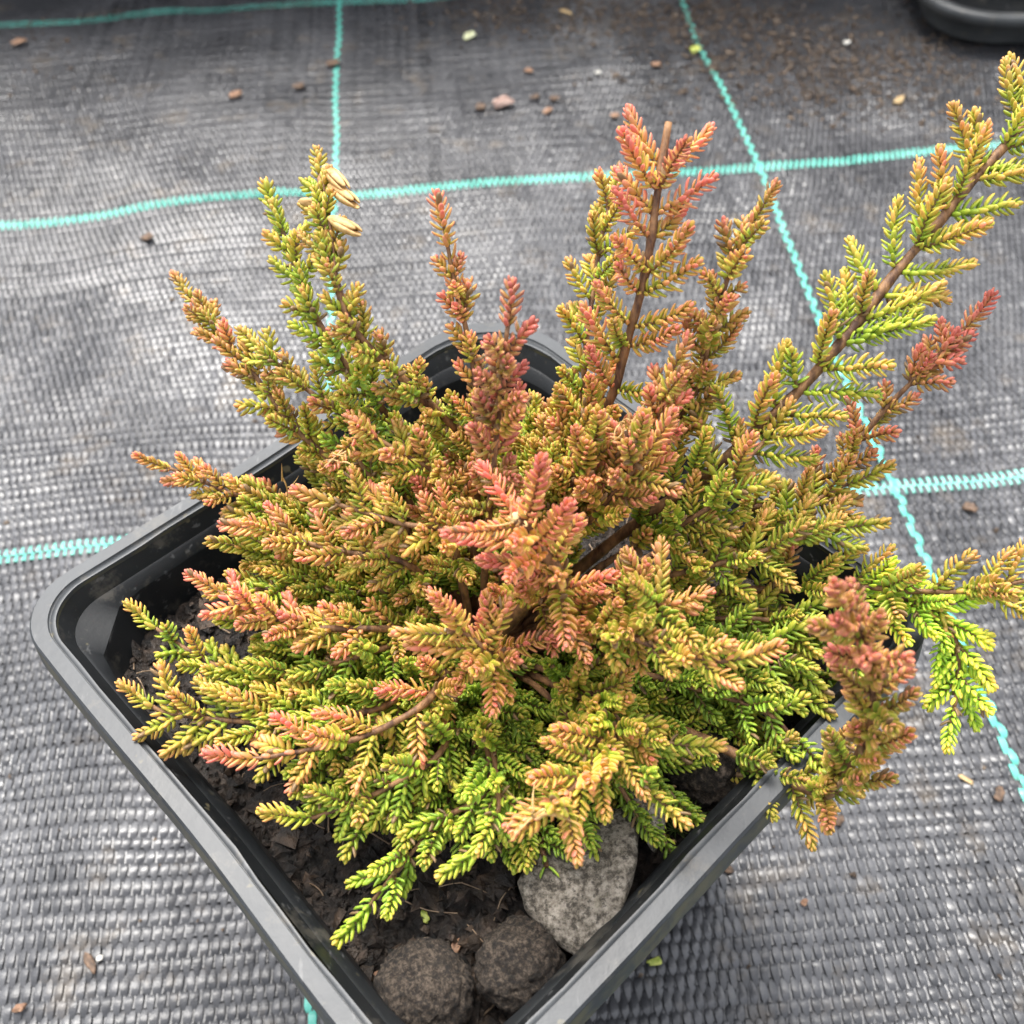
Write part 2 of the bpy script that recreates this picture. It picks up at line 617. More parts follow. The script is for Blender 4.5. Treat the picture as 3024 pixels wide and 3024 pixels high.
def weave(ph):
    return np.sign(ph) * np.abs(ph) ** 0.7


vdens = [4 if v_pos[a] > V_NEAR else 2 for a in range(len(v_pos))]
lonV, lonVi = halfsteps(v_pos, v_idx, vdens)
rowh = np.interp(lonV, v_pos[:-1], np.diff(v_pos))
rest_v, rest_f, rest_n = [], [], 0
order_u = np.argsort(np.abs(g2w(u_pos, np.full(len(u_pos), 0.3))[:, 0]))
single_u = set(order_u[:296].tolist())
for q, (i, u) in enumerate(zip(u_idx, u_pos)):
    # the sheet is only woven out where the place can be seen
    x = g2w(np.array([u]), np.array([0.25]))[0][0]
    vmax = 0.485 - max(0.0, abs(x) - 0.115) * 2.6
    green = i in u_green
    Vs_, Fs_, off = [], [], 0
    for near in (True, False):
        sel = (lonV <= vmax) & ((lonV > V_NEAR - 0.004) if near else (lonV <= V_NEAR))
        if sel.sum() < 4:
            continue
        ph = weave(np.cos(np.pi * (lonVi[sel] + i)))
        wd = (0.00056 + 0.00044 * (ph + 1)) * (1 + 0.08 * vnoise(np.stack([lonV[sel], np.full(sel.sum(), u * 91)], 1), 400, 8))
        zz = AMP * ph + (0.00010 if green else 0)
        if green: wd = wd * 1.12
        V_, F_ = strip(u, lonV[sel], wd, zz, True, 3 if near else 2, q)
        Vs_.append(V_); Fs_.append(F_ + off); off += len(V_)
    if not Vs_:
        continue
    V_, F_ = np.concatenate(Vs_), np.concatenate(Fs_)
    if green:
        new_obj('green_warp_tape', make_mesh('green_warp_tape', V_, F_), M_GREEN, ground)
    elif q in single_u:
        new_obj('warp_tape', make_mesh('warp_tape', V_, F_), M_TAPE, ground)
    else:
        rest_v.append(V_); rest_f.append(F_ + rest_n); rest_n += len(V_)
ot = new_obj('outer_warp_tapes', make_mesh('outer_warp_tapes', np.concatenate(rest_v), np.concatenate(rest_f)), M_TAPE, ground)
ot['kind'] = 'stuff'
lonU, lonUi = halfsteps(u_pos, u_idx, [2] * len(u_pos))
gap_v = np.gradient(v_pos)
for j, vv in zip(v_idx, v_pos):
    lim = 0.125 + max(0.0, (0.485 - vv)) / 2.6
    xs = g2w(lonU, np.full(len(lonU), vv))[:, 0]
    sel = np.abs(xs) < lim
    green = j in v_green
    ph = -np.cos(np.pi * (lonUi[sel] + j))
    wd = np.full(sel.sum(), gap_v[j] * (0.9 if not green else 0.86))
    zz = AMP * 0.8 * ph + (0.00014 if green else -0.00018)
    V_, F_ = strip(vv, lonU[sel], wd, zz, False, 3 if green else 2, j)
    new_obj('green_weft_tape' if green else 'weft_tape', make_mesh('weft_tape', V_, F_), M_GREEN if green else M_TAPE, ground)

# ------------------------------------------------------------------ the square pot
YAW = 0.7193
SIDE = 0.09


def outline(half, r, nstraight=14, ncorner=12, yaw=YAW):
    """rounded square; same vertex count for every ring; returns points and nearness to a corner 0..1"""
    pts, nc = [], []
    r_all = r
    for q in range(4):
        r = r_all + 0.0075 if q == 0 else r_all
        a0 = q * math.pi / 2
        cc, ss = math.cos(a0), math.sin(a0)
        loc, near = [], []
        for k in range(nstraight):
            t = k / nstraight
            lo, hi_ = -(half - (r_all + 0.0075 if q == 1 else r_all)), half - r
            loc.append((half, lo + t * (hi_ - lo)))
            d = min(t, 1 - t) * 2
            near.append(1 - d)
        for k in range(ncorner):
            a = k / ncorner * math.pi / 2
            loc.append((half - r + r * math.cos(a), half - r + r * math.sin(a)))
            near.append(1.0)
        for (x, y), n in zip(loc, near):
            pts.append((cc * x - ss * y, ss * x + cc * y)); nc.append(n)
    P = np.array(pts)
    c, s = math.cos(yaw), math.sin(yaw)
    P = np.stack([c * P[:, 0] - s * P[:, 1], s * P[:, 0] + c * P[:, 1]], 1)
    return P, np.array(nc)


def loft(rings):
    """skin a list of rings; a ring given twice in a row makes a hard edge"""
    n = len(rings[0])
    V = np.concatenate(rings)
    F = []
    for k in range(len(rings) - 1):
        if np.abs(rings[k] - rings[k + 1]).max() < 1e-9:
            continue
        j = np.arange(n)
        F.append(np.stack([k * n + j, (k + 1) * n + j, (k + 1) * n + (j + 1) % n, k * n + (j + 1) % n], -1))
    return V, np.concatenate(F)


def ring(half, r, z, seed=0, rag=0.0):
    P, nc = outline(half, r)
    # the back corner is drawn out and rounder than the others
    bd = np.array([math.cos(YAW + math.pi / 4), math.sin(YAW + math.pi / 4)])
    w = np.clip((P @ bd - 0.018) / 0.045, 0, 1) ** 2
    P = P + bd * (0.0042 * w)[:, None]
    # the sides bow a touch outwards and the plastic is never quite true
    out = unit(P)
    wob = 0.0006 * vnoise(P, 30, 4)
    P = P + out * wob[:, None] + out * (rag * vnoise(P, 420, seed))[:, None]
    zz = z + 0.00035 * vnoise(P, 24, 14)
    return np.concatenate([P, zz[:, None]], 1)


H = SIDE / 2
RC = 0.0088
pot = empty('square_pot', (0, 0, 0))
tag(pot, 'black plastic square plant pot holding the heather, its front corner towards us', 'plant pot')
prof = [(H - 0.0012, RC - 0.001, 0.0802), (H + 0.0004, RC, 0.0802), (H + 0.0004, RC, 0.0802), (H, RC, 0.0846), (H, RC, 0.0846), (H - 0.0003, RC - 0.0002, 0.0850),
        (H - 0.0003, RC - 0.0002, 0.0850), (H - 0.0012, RC - 0.0008, 0.0850), (H - 0.0022, RC - 0.0014, 0.0850), (H - 0.0022, RC - 0.0014, 0.0850)]
rings = [ring(*p) for p in prof]
rings.append(ring(H - 0.0023, RC - 0.0014, 0.0844))
rings.append(ring(H - 0.0024, RC - 0.0015, 0.0846, 33, 0.00008))
rings.append(ring(H - 0.0030, RC - 0.0019, 0.0845, 33, 0.00035))
rings.append(ring(H - 0.0030, RC - 0.0019, 0.0845, 33, 0.00035))
rings.append(ring(H - 0.0031, RC - 0.0019, 0.0835, 33, 0.00030))
Vr, Fr = loft(rings)
rim = new_obj('rim', make_mesh('rim', Vr, Fr[:, ::-1]), M_RIM, pot)
# inner and outer walls; a sloping gusset fills every corner
ins = []
base = ring(H - 0.0031, RC - 0.0020, 0.0838)
c1 = ring(H - 0.0038, RC - 0.0024, 0.0825)
c2 = ring(H - 0.0043, RC - 0.0026, 0.0814)
c2b = ring(H - 0.0047, RC - 0.003, 0.0812)
c3 = ring(H - 0.0056, RC - 0.003, 0.0795)
c4 = ring(H - 0.0058, RC - 0.003, 0.0786)
c5 = ring(H - 0.0120, RC - 0.003, 0.030)


def chamfer(Rg, amt):
    """push the corner of a ring inwards and flatten it to a chamfer"""
    d = unit(np.concatenate([Rg[:, :2], np.zeros((len(Rg), 1))], 1))
    q = np.abs(np.stack([math.cos(-YAW) * Rg[:, 0] - math.sin(-YAW) * Rg[:, 1], math.sin(-YAW) * Rg[:, 0] + math.cos(-YAW) * Rg[:, 1]], 1))
    over = np.clip(q.sum(1) - (2 * H - 0.0105 - amt), 0, None)
    return Rg - d * (over / 1.42)[:, None]


rings_in = [base, c1, c2, c2, c2b, chamfer(c3, 0.0072), chamfer(c3, 0.0072), chamfer(c4, 0.0076), chamfer(c5, 0.02)]
Vi, Fi = loft(rings_in)
wall_in = new_obj('inner_wall', make_mesh('inner_wall', Vi, Fi[:, ::-1]), M_POT, pot)
ro = [ring(H - 0.0012, RC - 0.001, 0.0803), ring(H - 0.0036, RC - 0.002, 0.0797), ring(H - 0.0046, RC - 0.002, 0.066), ring(H - 0.0060, RC - 0.002, 0.064),
      ring(H - 0.0135, RC - 0.002, 0.0025), ring(H - 0.0150, RC - 0.003, 0.001), ring(H - 0.03, 0.004, 0.001)]
Vo, Fo = loft(ro)
wall_out = new_obj('outer_wall', make_mesh('outer_wall', Vo, Fo), M_POT, pot)

# ------------------------------------------------------------------ potting soil in the pot
SOIL = 0.0728


def soil_h(P):
    P = np.asarray(P, float)[:, :2]
    r = np.linalg.norm(P, axis=1)
    return SOIL + 0.0025 * np.exp(-(r / 0.025) ** 2) + 0.0016 * fbm(P, 70, 3, 40) + 0.0010 * fbm(P, 420, 4, 41, 0.7) - 0.0015 * np.clip((r - 0.03) / 0.03, 0, 1)


n = 230
g = np.linspace(-H + 0.0058, H - 0.0058, n)
A, B = np.meshgrid(g, g)
c, s = math.cos(YAW), math.sin(YAW)
Ps = np.stack([c * A.ravel() - s * B.ravel(), s * A.ravel() + c * B.ravel()], 1)
Vs = np.concatenate([Ps, soil_h(Ps)[:, None]], 1)
ii, jj = np.meshgrid(np.arange(n - 1), np.arange(n - 1), indexing='ij')
Fs = np.stack([ii * n + jj, ii * n + jj + 1, (ii + 1) * n + jj + 1, (ii + 1) * n + jj], -1).reshape(-1, 4)
soil = new_obj('soil', make_mesh('soil', Vs, Fs), M_SOIL)
tag(soil, 'dark moist potting soil filling the square pot', 'soil', None, 'stuff')


def crumbs(P, size, seed, flat=0.6):
    """little angular lumps at the points P, joined"""
    rg = np.random.default_rng(seed)
    base = np.array([(1, 0, 0), (-1, 0, 0), (0, 1, 0), (0, -1, 0), (0, 0, 1), (0, 0, -1)], float)
    tri = np.array([(0, 2, 4), (2, 1, 4), (1, 3, 4), (3, 0, 4), (2, 0, 5), (1, 2, 5), (3, 1, 5), (0, 3, 5)])
    n = len(P)
    sc = size * np.exp(rg.normal(0, 0.5, n))
    V = base[None] * (1 + rg.normal(0, 0.28, (n, 6, 3))) * np.array([1, 1, 1.0])
    V[..., 0] *= (0.7 + rg.random((n, 1)) * 1.1)
    V[..., 2] *= flat
    V = V + rg.normal(0, 0.18, (n, 6, 3))
    ang = rg.random(n) * 6.283
    ca, sa = np.cos(ang)[:, None], np.sin(ang)[:, None]
    X = ca * V[..., 0] - sa * V[..., 1]; Y = sa * V[..., 0] + ca * V[..., 1]
    tl = rg.normal(0, 0.4, (n, 1))
    Z = V[..., 2] + tl * X
    V = np.stack([X, Y, Z], -1) * sc[:, None, None] + P[:, None, :]
    F = (tri[None] + (np.arange(n) * 6)[:, None, None]).reshape(-1, 3)
    return V.reshape(-1, 3), F


q = (rng.random((5200, 2)) * 2 - 1) * (H - 0.0065)
Pq = np.stack([c * q[:, 0] - s * q[:, 1], s * q[:, 0] + c * q[:, 1]], 1)
Pq = np.concatenate([Pq, (soil_h(Pq) + 0.0002)[:, None]], 1)
Vc, Fc = crumbs(Pq, 0.0005, 3)
oc = new_obj('soil_crumbs', make_mesh('soil_crumbs', Vc, Fc, False), M_SOIL, soil)
oc['kind'] = 'stuff'
q = (rng.random((900, 2)) * 2 - 1) * (H - 0.0065)
Pq = np.stack([c * q[:, 0] - s * q[:, 1], s * q[:, 0] + c * q[:, 1]], 1)
Pq = np.concatenate([Pq, (soil_h(Pq) + 0.0004)[:, None]], 1)
Vc, Fc = crumbs(Pq, 0.0007, 33, 0.4)
oc = new_obj('bark_shreds', make_mesh('bark_shreds', Vc, Fc, False), M_SHRED, soil)
oc['kind'] = 'stuff'
# root fibres and slivers of bark lying on the soil
fv, ff, off = [], [], 0
for k in range(150):
    q2 = (rng.random(2) * 2 - 1) * (H - 0.008)
    p = np.array([c * q2[0] - s * q2[1], s * q2[0] + c * q2[1]])
    a = rng.random() * 6.283
    L = 0.002 + rng.random() * 0.005
    t = np.linspace(0, 1, 6)[:, None]
    pts = p + np.array([math.cos(a), math.sin(a)]) * L * t + np.array([-math.sin(a), math.cos(a)]) * L * rng.normal(0, 0.35) * t ** 2
    z = soil_h(pts) + 0.0005 + 0.0008 * rng.random() * np.sin(t[:, 0] * 3.1)
    C = np.concatenate([pts, z[:, None]], 1)
    V_, F_ = tube(C, 0.00006 + 0.00009 * rng.random(), 4, False)
    fv.append(V_); ff.append(F_[0] + off); off += len(V_)
of = new_obj('root_fibres', make_mesh('root_fibres', np.concatenate(fv), np.concatenate(ff)), M_FIBRE, soil)
of['kind'] = 'stuff'

# ------------------------------------------------------------------ stones and clay balls in the pot


def ball(name, px, py, zc, rmm, label, seed, mat=M_CLAY, squash=(1, 1, 0.92)):
    bm = bmesh.new()
    bmesh.ops.create_icosphere(bm, subdivisions=5, radius=1.0)
    V = np.array([v.co[:] for v in bm.verts]); F = np.array([[v.index for v in f.verts] for f in bm.faces])
    bm.free()
    d = 1 + 0.10 * fbm(V + seed, 1.6, 2, seed) + 0.06 * fbm(V + seed, 6, 3, seed + 5, 0.65) + 0.06 * np.abs(fbm(V + seed, 16, 3, seed + 9, 0.65))
    V = V * d[:, None] * np.array(squash) * rmm / 1000
    o = new_obj(name, make_mesh(name, V, F), mat)
    o.location = at(px, py, zc)
    o.rotation_euler = (seed, seed * 2.1, seed * 0.7)
    tag(o, label, 'clay ball')
    return o


ball('clay_ball', 800, 1872, -9.5, 5.4, 'round rough brown clay ball on the soil, left of the two in front', 3)
ball('clay_ball', 982, 1822, -9.0, 4.9, 'round rough brown clay ball between the grey stone and its neighbour', 5)
ball('clay_ball', 1335, 1440, -9.0, 5.6, 'dark shaded clay ball half hidden under the heather at right', 8)


def slab(name, out_pts, thick, label, seed, mat=M_STONE):
    P = np.array([at(*q) for q in out_pts])
    Cc = np.vstack([P, P[:1]])
    seg_ = np.concatenate([[0], np.cumsum(np.linalg.norm(np.diff(Cc, axis=0), axis=1))])
    Cc = np.stack([np.interp(np.linspace(0, seg_[-1], 73), seg_, Cc[:, k]) for k in range(3)], 1)[:-1]
    Cc = (np.roll(Cc, 1, 0) + 6 * Cc + np.roll(Cc, -1, 0)) / 8
    ctr = Cc.mean(0)
    U_, S_, Vt = np.linalg.svd(Cc - ctr)
    nr = Vt[2]
    if nr[2] < 0: nr = -nr
    V, F = [], []
    fr = [0.0001, 0.2, 0.4, 0.58, 0.74, 0.86, 0.94, 0.985, 1.0]
    for side in (1, -1):
        fs = fr if side == 1 else fr[-2::-1]
        for f in fs:
            h = thick * (1 - f ** 7.0) ** 0.5 * (1 if side == 1 else -1.6)
            V.append(ctr + (Cc - ctr) * f + nr * h)
    V = np.array(V)
    R, N = V.shape[:2]
    Vf = V.reshape(-1, 3)
    Vf = Vf + nr * (0.0004 * fbm(Vf, 160, 3, seed) + 0.00012 * fbm(Vf, 1300, 3, seed + 3))[:, None]
    Vf = Vf + unit(Vf - ctr) * (0.00035 * fbm(Vf, 260, 3, seed + 7))[:, None]
    j = np.arange(N)
    F = np.concatenate([np.stack([k * N + j, (k + 1) * N + j, (k + 1) * N + (j + 1) % N, k * N + (j + 1) % N], -1) for k in range(R - 1)])
    o = new_obj(name, make_mesh(name, Vf - ctr, F), mat)
    o.location = ctr
    tag(o, label, 'stone')
    return o


slab('stone', [(978, 1662, -5.5), (990, 1715, -6.5), (1040, 1768, -7), (1095, 1818, -7.5), (1112, 1832, -7.5), (1128, 1812, -7.2), (1160, 1755, -6), (1195, 1650, -4.5), (1212, 1560, -5.5),
               (1190, 1525, -7), (1120, 1530, -8), (1020, 1590, -7)], 0.0017, 'large wedge-shaped pale grey stone leaning on the pot wall at front right', 12)
slab('stone', [(1185, 1460, -5.5), (1228, 1425, -5), (1256, 1500, -4.5), (1249, 1562, -4.5), (1232, 1612, -5.5), (1207, 1575, -5.5), (1180, 1510, -6)], 0.0016,
     'narrow grey stone standing just behind the large pale one', 21)

# small moss stars near the right pot wall
for k, (px, py, zz, rr, lab) in enumerate([(1303, 1545, -10, 3.2, 'star-shaped dark green moss tuft beside the right pot wall'),
                                           (1272, 1572, -10.5, 2.6, 'smaller moss tuft between the narrow stone and the star-shaped one')]):
    fv, ff, off = [], [], 0
    b = at(px, py, zz)
    b[2] = soil_h(b[None])[0] + 0.0003
    for i in range(26):
        a = rng.random() * 6.283; el = 0.2 + rng.random() * 1.0
        L = rr / 1000 * (0.7 + 0.5 * rng.random())
        t = np.linspace(0, 1, 5)[:, None]
        d = np.array([math.cos(a) * math.cos(el), math.sin(a) * math.cos(el), math.sin(el)])
        C = np.array([0, 0, 0.0008]) + d * L * t - np.array([0, 0, 1.0]) * 0.0006 * t ** 2
        V_, F_ = tube(C, 0.00013 * (1 - np.linspace(0, 0.9, 5)), 4, False)
        fv.append(V_); ff.append(F_[0] + off); off += len(V_)
    V_, F_ = tube(np.array([[0, 0, -0.0008], [0, 0, 0.0002], [0, 0, 0.001]]), 0.0003, 5, False)
    fv.append(V_); ff.append(F_[0] + off)
    o = new_obj('moss_tuft', make_mesh('moss_tuft', np.concatenate(fv), np.concatenate(ff)), M_MOSS)
    o.location = b
    tag(o, lab, 'moss')

# ------------------------------------------------------------------ heather: leaves, sprigs, branches
SEC6 = np.array([(1, 0), (0.5, 0.24), (-0.5, 0.24), (-1, 0), (-0.6, -0.58), (0.6, -0.58)], float)
AD6 = np.array([0.45, 1, 1, 0.45, 0, 0])
SEC4 = np.array([(1, 0), (0, 0.36), (-1, 0), (0, -0.85)], float)
AD4 = np.array([0.45, 1, 0.45, 0])
S_HI = np.array([0, 0.14, 0.36, 0.62, 0.84, 0.96, 1.0]); W_HI = np.array([0.55, 0.9, 1.0, 0.95, 0.74, 0.44, 0.12])
S_LO = np.array([0, 0.3, 0.78, 1.0]); W_LO = np.array([0.55, 1.0, 0.85, 0.22])


def leaves(base, axis, rad, L, th, curl, w, axpos, rnd, hi):
    sec, ad, S_, W_ = (SEC6, AD6, S_HI, W_HI) if hi else (SEC4, AD4, S_LO, W_LO)
    n, K, m = len(base), len(S_), len(sec)
    side = np.cross(axis, rad)
    pos = base.copy()
    V = np.zeros((n, K, m, 3))
    for k in range(K):
        if k:
            tm = th * (1 - curl * 0.5 * (S_[k] + S_[k - 1]))
            pos = pos + (rad * np.sin(tm)[:, None] + axis * np.cos(tm)[:, None]) * (L * (S_[k] - S_[k - 1]))[:, None]
        tk = th * (1 - curl * S_[k])
        nr = axis * np.sin(tk)[:, None] - rad * np.cos(tk)[:, None]
        V[:, k] = pos[:, None] + (side[:, None] * sec[None, :, :1] + nr[:, None] * sec[None, :, 1:2]) * (w * W_[k])[:, None, None]
    j = np.arange(m)
    F = np.concatenate([np.stack([k * m + j, k * m + (j + 1) % m, (k + 1) * m + (j + 1) % m, (k + 1) * m + j], -1) for k in range(K - 1)])
    e = (K - 1) * m
    capq = np.array([[e, e + 1, e + 2, e + 3]] if m == 4 else [[e, e + 1, e + 2, e + 3], [e, e + 3, e + 4, e + 5]])
    F = np.concatenate([F, capq])
    F = (F[None] + (np.arange(n) * K * m)[:, None, None]).reshape(-1, 4)
    at_ = np.zeros((n, K, m, 4))
    at_[..., 0] = S_[None, :, None]
    at_[..., 1] = axpos[:, None, None]
    at_[..., 2] = rnd[:, None, None]
    at_[..., 3] = ad[None, None, :]
    return V.reshape(-1, 3), F, at_.reshape(-1, 4)


def make_sprig(L, seed, hi, bend=0.25, open_=1.0, leafl=0.0020):
    """a leafy side shoot along +Z, bending towards +X, leaves in crossed pairs"""
    rg = np.random.default_rng(seed)
    npair = max(6, int(L / 0.00037))
    t = (np.arange(npair) + 0.6) / npair
    t = 1 - (1 - t) ** 1.08
    cz = L * (t - bend ** 2 * t ** 3 / 6); cx = L * bend * t ** 2 / 2
    ph = bend * t
    ax = np.stack([np.sin(ph), np.zeros_like(t), np.cos(ph)], 1)
    ex = np.stack([np.cos(ph), np.zeros_like(t), -np.sin(ph)], 1)
    ey = np.tile([0, 1.0, 0], (npair, 1))
    b0 = np.stack([cx, np.zeros_like(t), cz], 1)
    bs, axs, rds, Ls, ths, cs, ws, aps, rn = [], [], [], [], [], [], [], [], []
    for sgn in (1, -1):
        az = np.where(np.arange(npair) % 2, 0, np.pi / 2) + (0 if sgn == 1 else np.pi) + rg.normal(0, 0.20, npair)
        rd = ex * np.cos(az)[:, None] + ey * np.sin(az)[:, None]
        prof = np.interp(t, [0, 0.15, 0.5, 0.8, 0.93, 1.0], [0.72, 0.95, 1.0, 0.86, 0.62, 0.42])
        ll = leafl * prof * (1 + rg.normal(0, 0.12, npair))
        th = np.interp(t, [0, 0.3, 0.7, 0.9, 1.0], [1.2, 1.08, 0.92, 0.62, 0.2]) * open_ * (1 + rg.normal(0, 0.13, npair))
        bs.append(b0 + rd * 0.00016); axs.append(ax); rds.append(rd); Ls.append(ll); ths.append(th)
        cs.append(np.full(npair, 0.30) + rg.normal(0, 0.12, npair)); ws.append(0.00033 * (0.75 + 0.35 * prof) * (1 + rg.normal(0, 0.06, npair)))
        aps.append(t); rn.append(rg.random(npair))
    cat = np.concatenate
    V, F, at_ = leaves(cat(bs), cat(axs), cat(rds), cat(Ls), cat(ths), cat(cs), cat(ws), cat(aps), cat(rn), hi)
    tt = np.linspace(-0.08, 0.96, 7)
    C = np.stack([L * bend * tt ** 2 / 2, 0 * tt, L * (tt - bend ** 2 * tt ** 3 / 6)], 1)
    Vt, Ft = tube(C, 0.00024 - 0.00012 * np.clip(tt, 0, 1), 6 if hi else 4, False)
    at2 = np.zeros((len(Vt), 4)); at2[:, 0] = 2; at2[:, 3] = 0.5
    return np.vstack([V, Vt]), np.vstack([F, Ft[0] + len(V)]), np.vstack([at_, at2])


SPRIG_L = [0.0030, 0.0042, 0.0056, 0.0072, 0.0092]
HI, LO = {}, {}
for a, L in enumerate(SPRIG_L):
    for b in range(4):
        kw = dict(bend=[0.1, 0.3, -0.2, 0.45][b], open_=[1.0, 0.9, 1.08, 0.95][b], leafl=[0.00125, 0.0014, 0.00148, 0.00158, 0.00162][a])
        V_, F_, A_ = make_sprig(L, 100 + a * 10 + b, True, **kw)
        HI[a, b] = make_mesh('sprig', V_, F_, True, {'leaf': A_})
        HI[a, b].materials.append(M_LEAF)
        LO[a, b] = make_sprig(L, 100 + a * 10 + b, False, **kw)

PLANT = np.array([0.0, 0.0, 0.0725])
plant = empty('heather_plant', PLANT)
tag(plant, 'bushy heather shrub with green to salmon-red scale-leaved shoots growing in the square pot', 'heather')

SPRIGS = []     # dicts of placed side shoots


def place_sprig(pos, d, bend_to, L, tone, val, branch, prio, rg):
    a = int(np.argmin(np.abs(np.array(SPRIG_L) - L)))
    sc = np.clip(L / SPRIG_L[a], 0.8, 1.25)
    Z = unit(d)
    X = bend_to - Z * (bend_to @ Z)
    if np.linalg.norm(X) < 1e-3:
        X = np.array([0.3, 0.7, 0.2]) - Z * (np.array([0.3, 0.7, 0.2]) @ Z)
    X = unit(X); Y = np.cross(Z, X)
    e = pos + Z * L - CAM
    ex_, ey_ = (FPX * (e @ _rt) / (e @ _fw) + SRC / 2) / K19, (SRC / 2 - FPX * (e @ _up) / (e @ _fw)) / K19
    if 940 < ex_ < 1260 and ey_ > 1655 and pos[1] < -0.015:
        return                 # nothing grows down over the grey stone
    SPRIGS.append(dict(R=np.stack([X, Y, Z], 1) * sc, p=pos, k=(a, int(rg.integers(0, 4))), tone=tone, val=val, br=branch, prio=prio, L=L))


FILL_V, FILL_F, FILL_A, FILL_T, FILL_N = [], [], [], [], [0]
STEM_V, STEM_F, STEM_N = [], [], [0]


def add_fill(V, F, A_, tone, val):
    FILL_V.append(V); FILL_F.append(F + FILL_N[0]); FILL_A.append(A_)
    T = np.zeros((len(V), 4)); T[:, 0] = tone; T[:, 1] = val; T[:, 3] = 1
    FILL_T.append(T); FILL_N[0] += len(V)


def branch(P, r0=0.0006, r1=0.00025, start=0.25, gap=0.0026, len0=0.0060, len1=0.0040, tone=(0.3, 0.6), val=0.5, ang=0.85, term=0.006,
           hero=True, label=None, seed=0, up=0.2, cut=False, planar=False, endgap=0.0008, leaf_from=0.3, prio=1.0):
    rg = np.random.default_rng(seed + 500)
    C = catmull(P, 60)
    C = C + (0.0004 * np.stack([vnoise(C, 120, seed * 3 + k) for k in range(3)], 1)) * np.linspace(0, 1, 60)[:, None]
    seg = np.linalg.norm(np.diff(C, axis=0), axis=1)
    cum = np.concatenate([[0], np.cumsum(seg)]); tot = cum[-1]
    T, N, B = frames(C)
    R = np.linspace(r0, r1, 60)
    Vt, Ft = tube(C, R * (1 + 0.22 * vnoise(C, 700, seed)), 8 if hero else 5, True)
    ob = None
    LV = None
    # scale leaves seated directly on the stem
    nl = int(tot * (1 - leaf_from) / 0.0011)
    if nl > 2:
        sl = np.linspace(leaf_from * tot, tot * (0.93 if cut else 1.0), nl)
        f = np.clip(np.searchsorted(cum, sl) - 1, 0, 58)
        w_ = ((sl - cum[f]) / (seg[f] + 1e-12))[:, None]
        bp = C[f] * (1 - w_) + C[f + 1] * w_
        LVs = []
        base, axis, rad, LL, th, cu, ww, ap, rn = [], [], [], [], [], [], [], [], []
        for sg in (1, -1):
            az = np.where(np.arange(nl) % 2, 0, np.pi / 2) + (0 if sg == 1 else np.pi) + rg.normal(0, 0.25, nl) + seed
            rd = N[f] * np.cos(az)[:, None] + B[f] * np.sin(az)[:, None]
            base.append(bp + rd * R[f][:, None] * 0.8); axis.append(T[f]); rad.append(rd)
            LL.append(0.0014 * (1 + rg.normal(0, 0.15, nl))); th.append(0.75 + rg.normal(0, 0.15, nl)); cu.append(np.full(nl, 0.5)); ww.append(np.full(nl, 0.00033))
            ap.append(sl / tot * 0.6); rn.append(rg.random(nl))
        cat = np.concatenate
        LV = leaves(cat(base), cat(axis), cat(rad), cat(LL), cat(th), cat(cu), cat(ww), cat(ap), cat(rn), hero)
    if hero:
        V = Vt; Fq = [Ft[0]]; tr = [Ft[1], Ft[2]]
        nv = len(Vt)
        A_ = np.zeros((nv, 4)); T_ = np.zeros((nv, 4))
        if LV is not None:
            V = np.vstack([Vt, LV[0]]); Fq.append(LV[1] + nv); A_ = np.vstack([A_, LV[2]])
            tt = np.zeros((len(LV[0]), 4))
            tt[:, 0] = tone[0] + (tone[1] - tone[0]) * LV[2][:, 1] / 0.6; tt[:, 1] = val; T_ = np.vstack([T_, tt])
        idx = [0] * (len(Ft[0])) + [1] * (len(LV[1]) if LV is not None else 0) + [0] * (len(Ft[1]) + len(Ft[2]))
        if cut:
            idx[-(len(Ft[1]) + len(Ft[2])):-len(Ft[2])] = [2] * len(Ft[1])
        me = make_mesh('branch', V - PLANT, Fq + tr, True, {'leaf': A_, 'tone': T_}, idx)
        ob = new_obj('branch', me, [M_BARK, M_LEAF_V, M_CUT], plant)
        if label: ob['label'] = label
    else:
        STEM_V.append(Vt); STEM_F.append(Ft[0] + STEM_N[0]); STEM_N[0] += len(Vt)
        if LV is not None:
            add_fill(LV[0], LV[1], LV[2], tone[0] * 0.5 + tone[1] * 0.5, val)
    # side shoots in crossed opposite pairs
    s_ = start * tot
    k = 0
    az0 = rg.random() * 0.6
    upv = np.array([0, 0, 1.0])
    while s_ < tot - (endgap if cut else 0.0016):
        f = min(int(np.searchsorted(cum, s_)) - 1, 58); f = max(f, 0)
        q = s_ / tot
        for sg in (0, 1):
            if rg.random() < 0.07:
                continue
            az = az0 + (k % 2) * np.pi / 2 + sg * np.pi + rg.normal(0, 0.22)
            rd = N[f] * math.cos(az) + B[f] * math.sin(az)
            if planar:
                # the two-ranked shoots of the woody branches lie across our view, a few stand off it
                fl = unit(np.cross(T[f], C[f] - PLANT - np.array([0, -0.12, 0.14])))
                pr = np.cross(fl, T[f])
                o_ = rg.normal(0, 0.30) if k % 3 else rg.normal(0.9, 0.3)
                rd = unit((1 if sg else -1) * fl * math.cos(o_) - pr * math.sin(o_))
            a = ang * (1 - 0.25 * q) + rg.normal(0, 0.12)
            d = T[f] * math.cos(a) + rd * math.sin(a) + upv * up
            L = (len0 + (len1 - len0) * q) * (1 + rg.normal(0, 0.13))
            tn = tone[0] + (tone[1] - tone[0]) * q ** 1.3 + rg.normal(0, 0.10) + 0.10 * unit(d)[2]
            place_sprig(C[f] + rd * R[f] * 0.7, d, T[f] + upv * 0.3, L, float(np.clip(tn, 0, 1.1)), val + rg.normal(0, 0.10), ob, prio if hero else 0, rg)
        s_ += gap * (1 - 0.25 * q) * (1 + rg.normal(0, 0.12)); k += 1
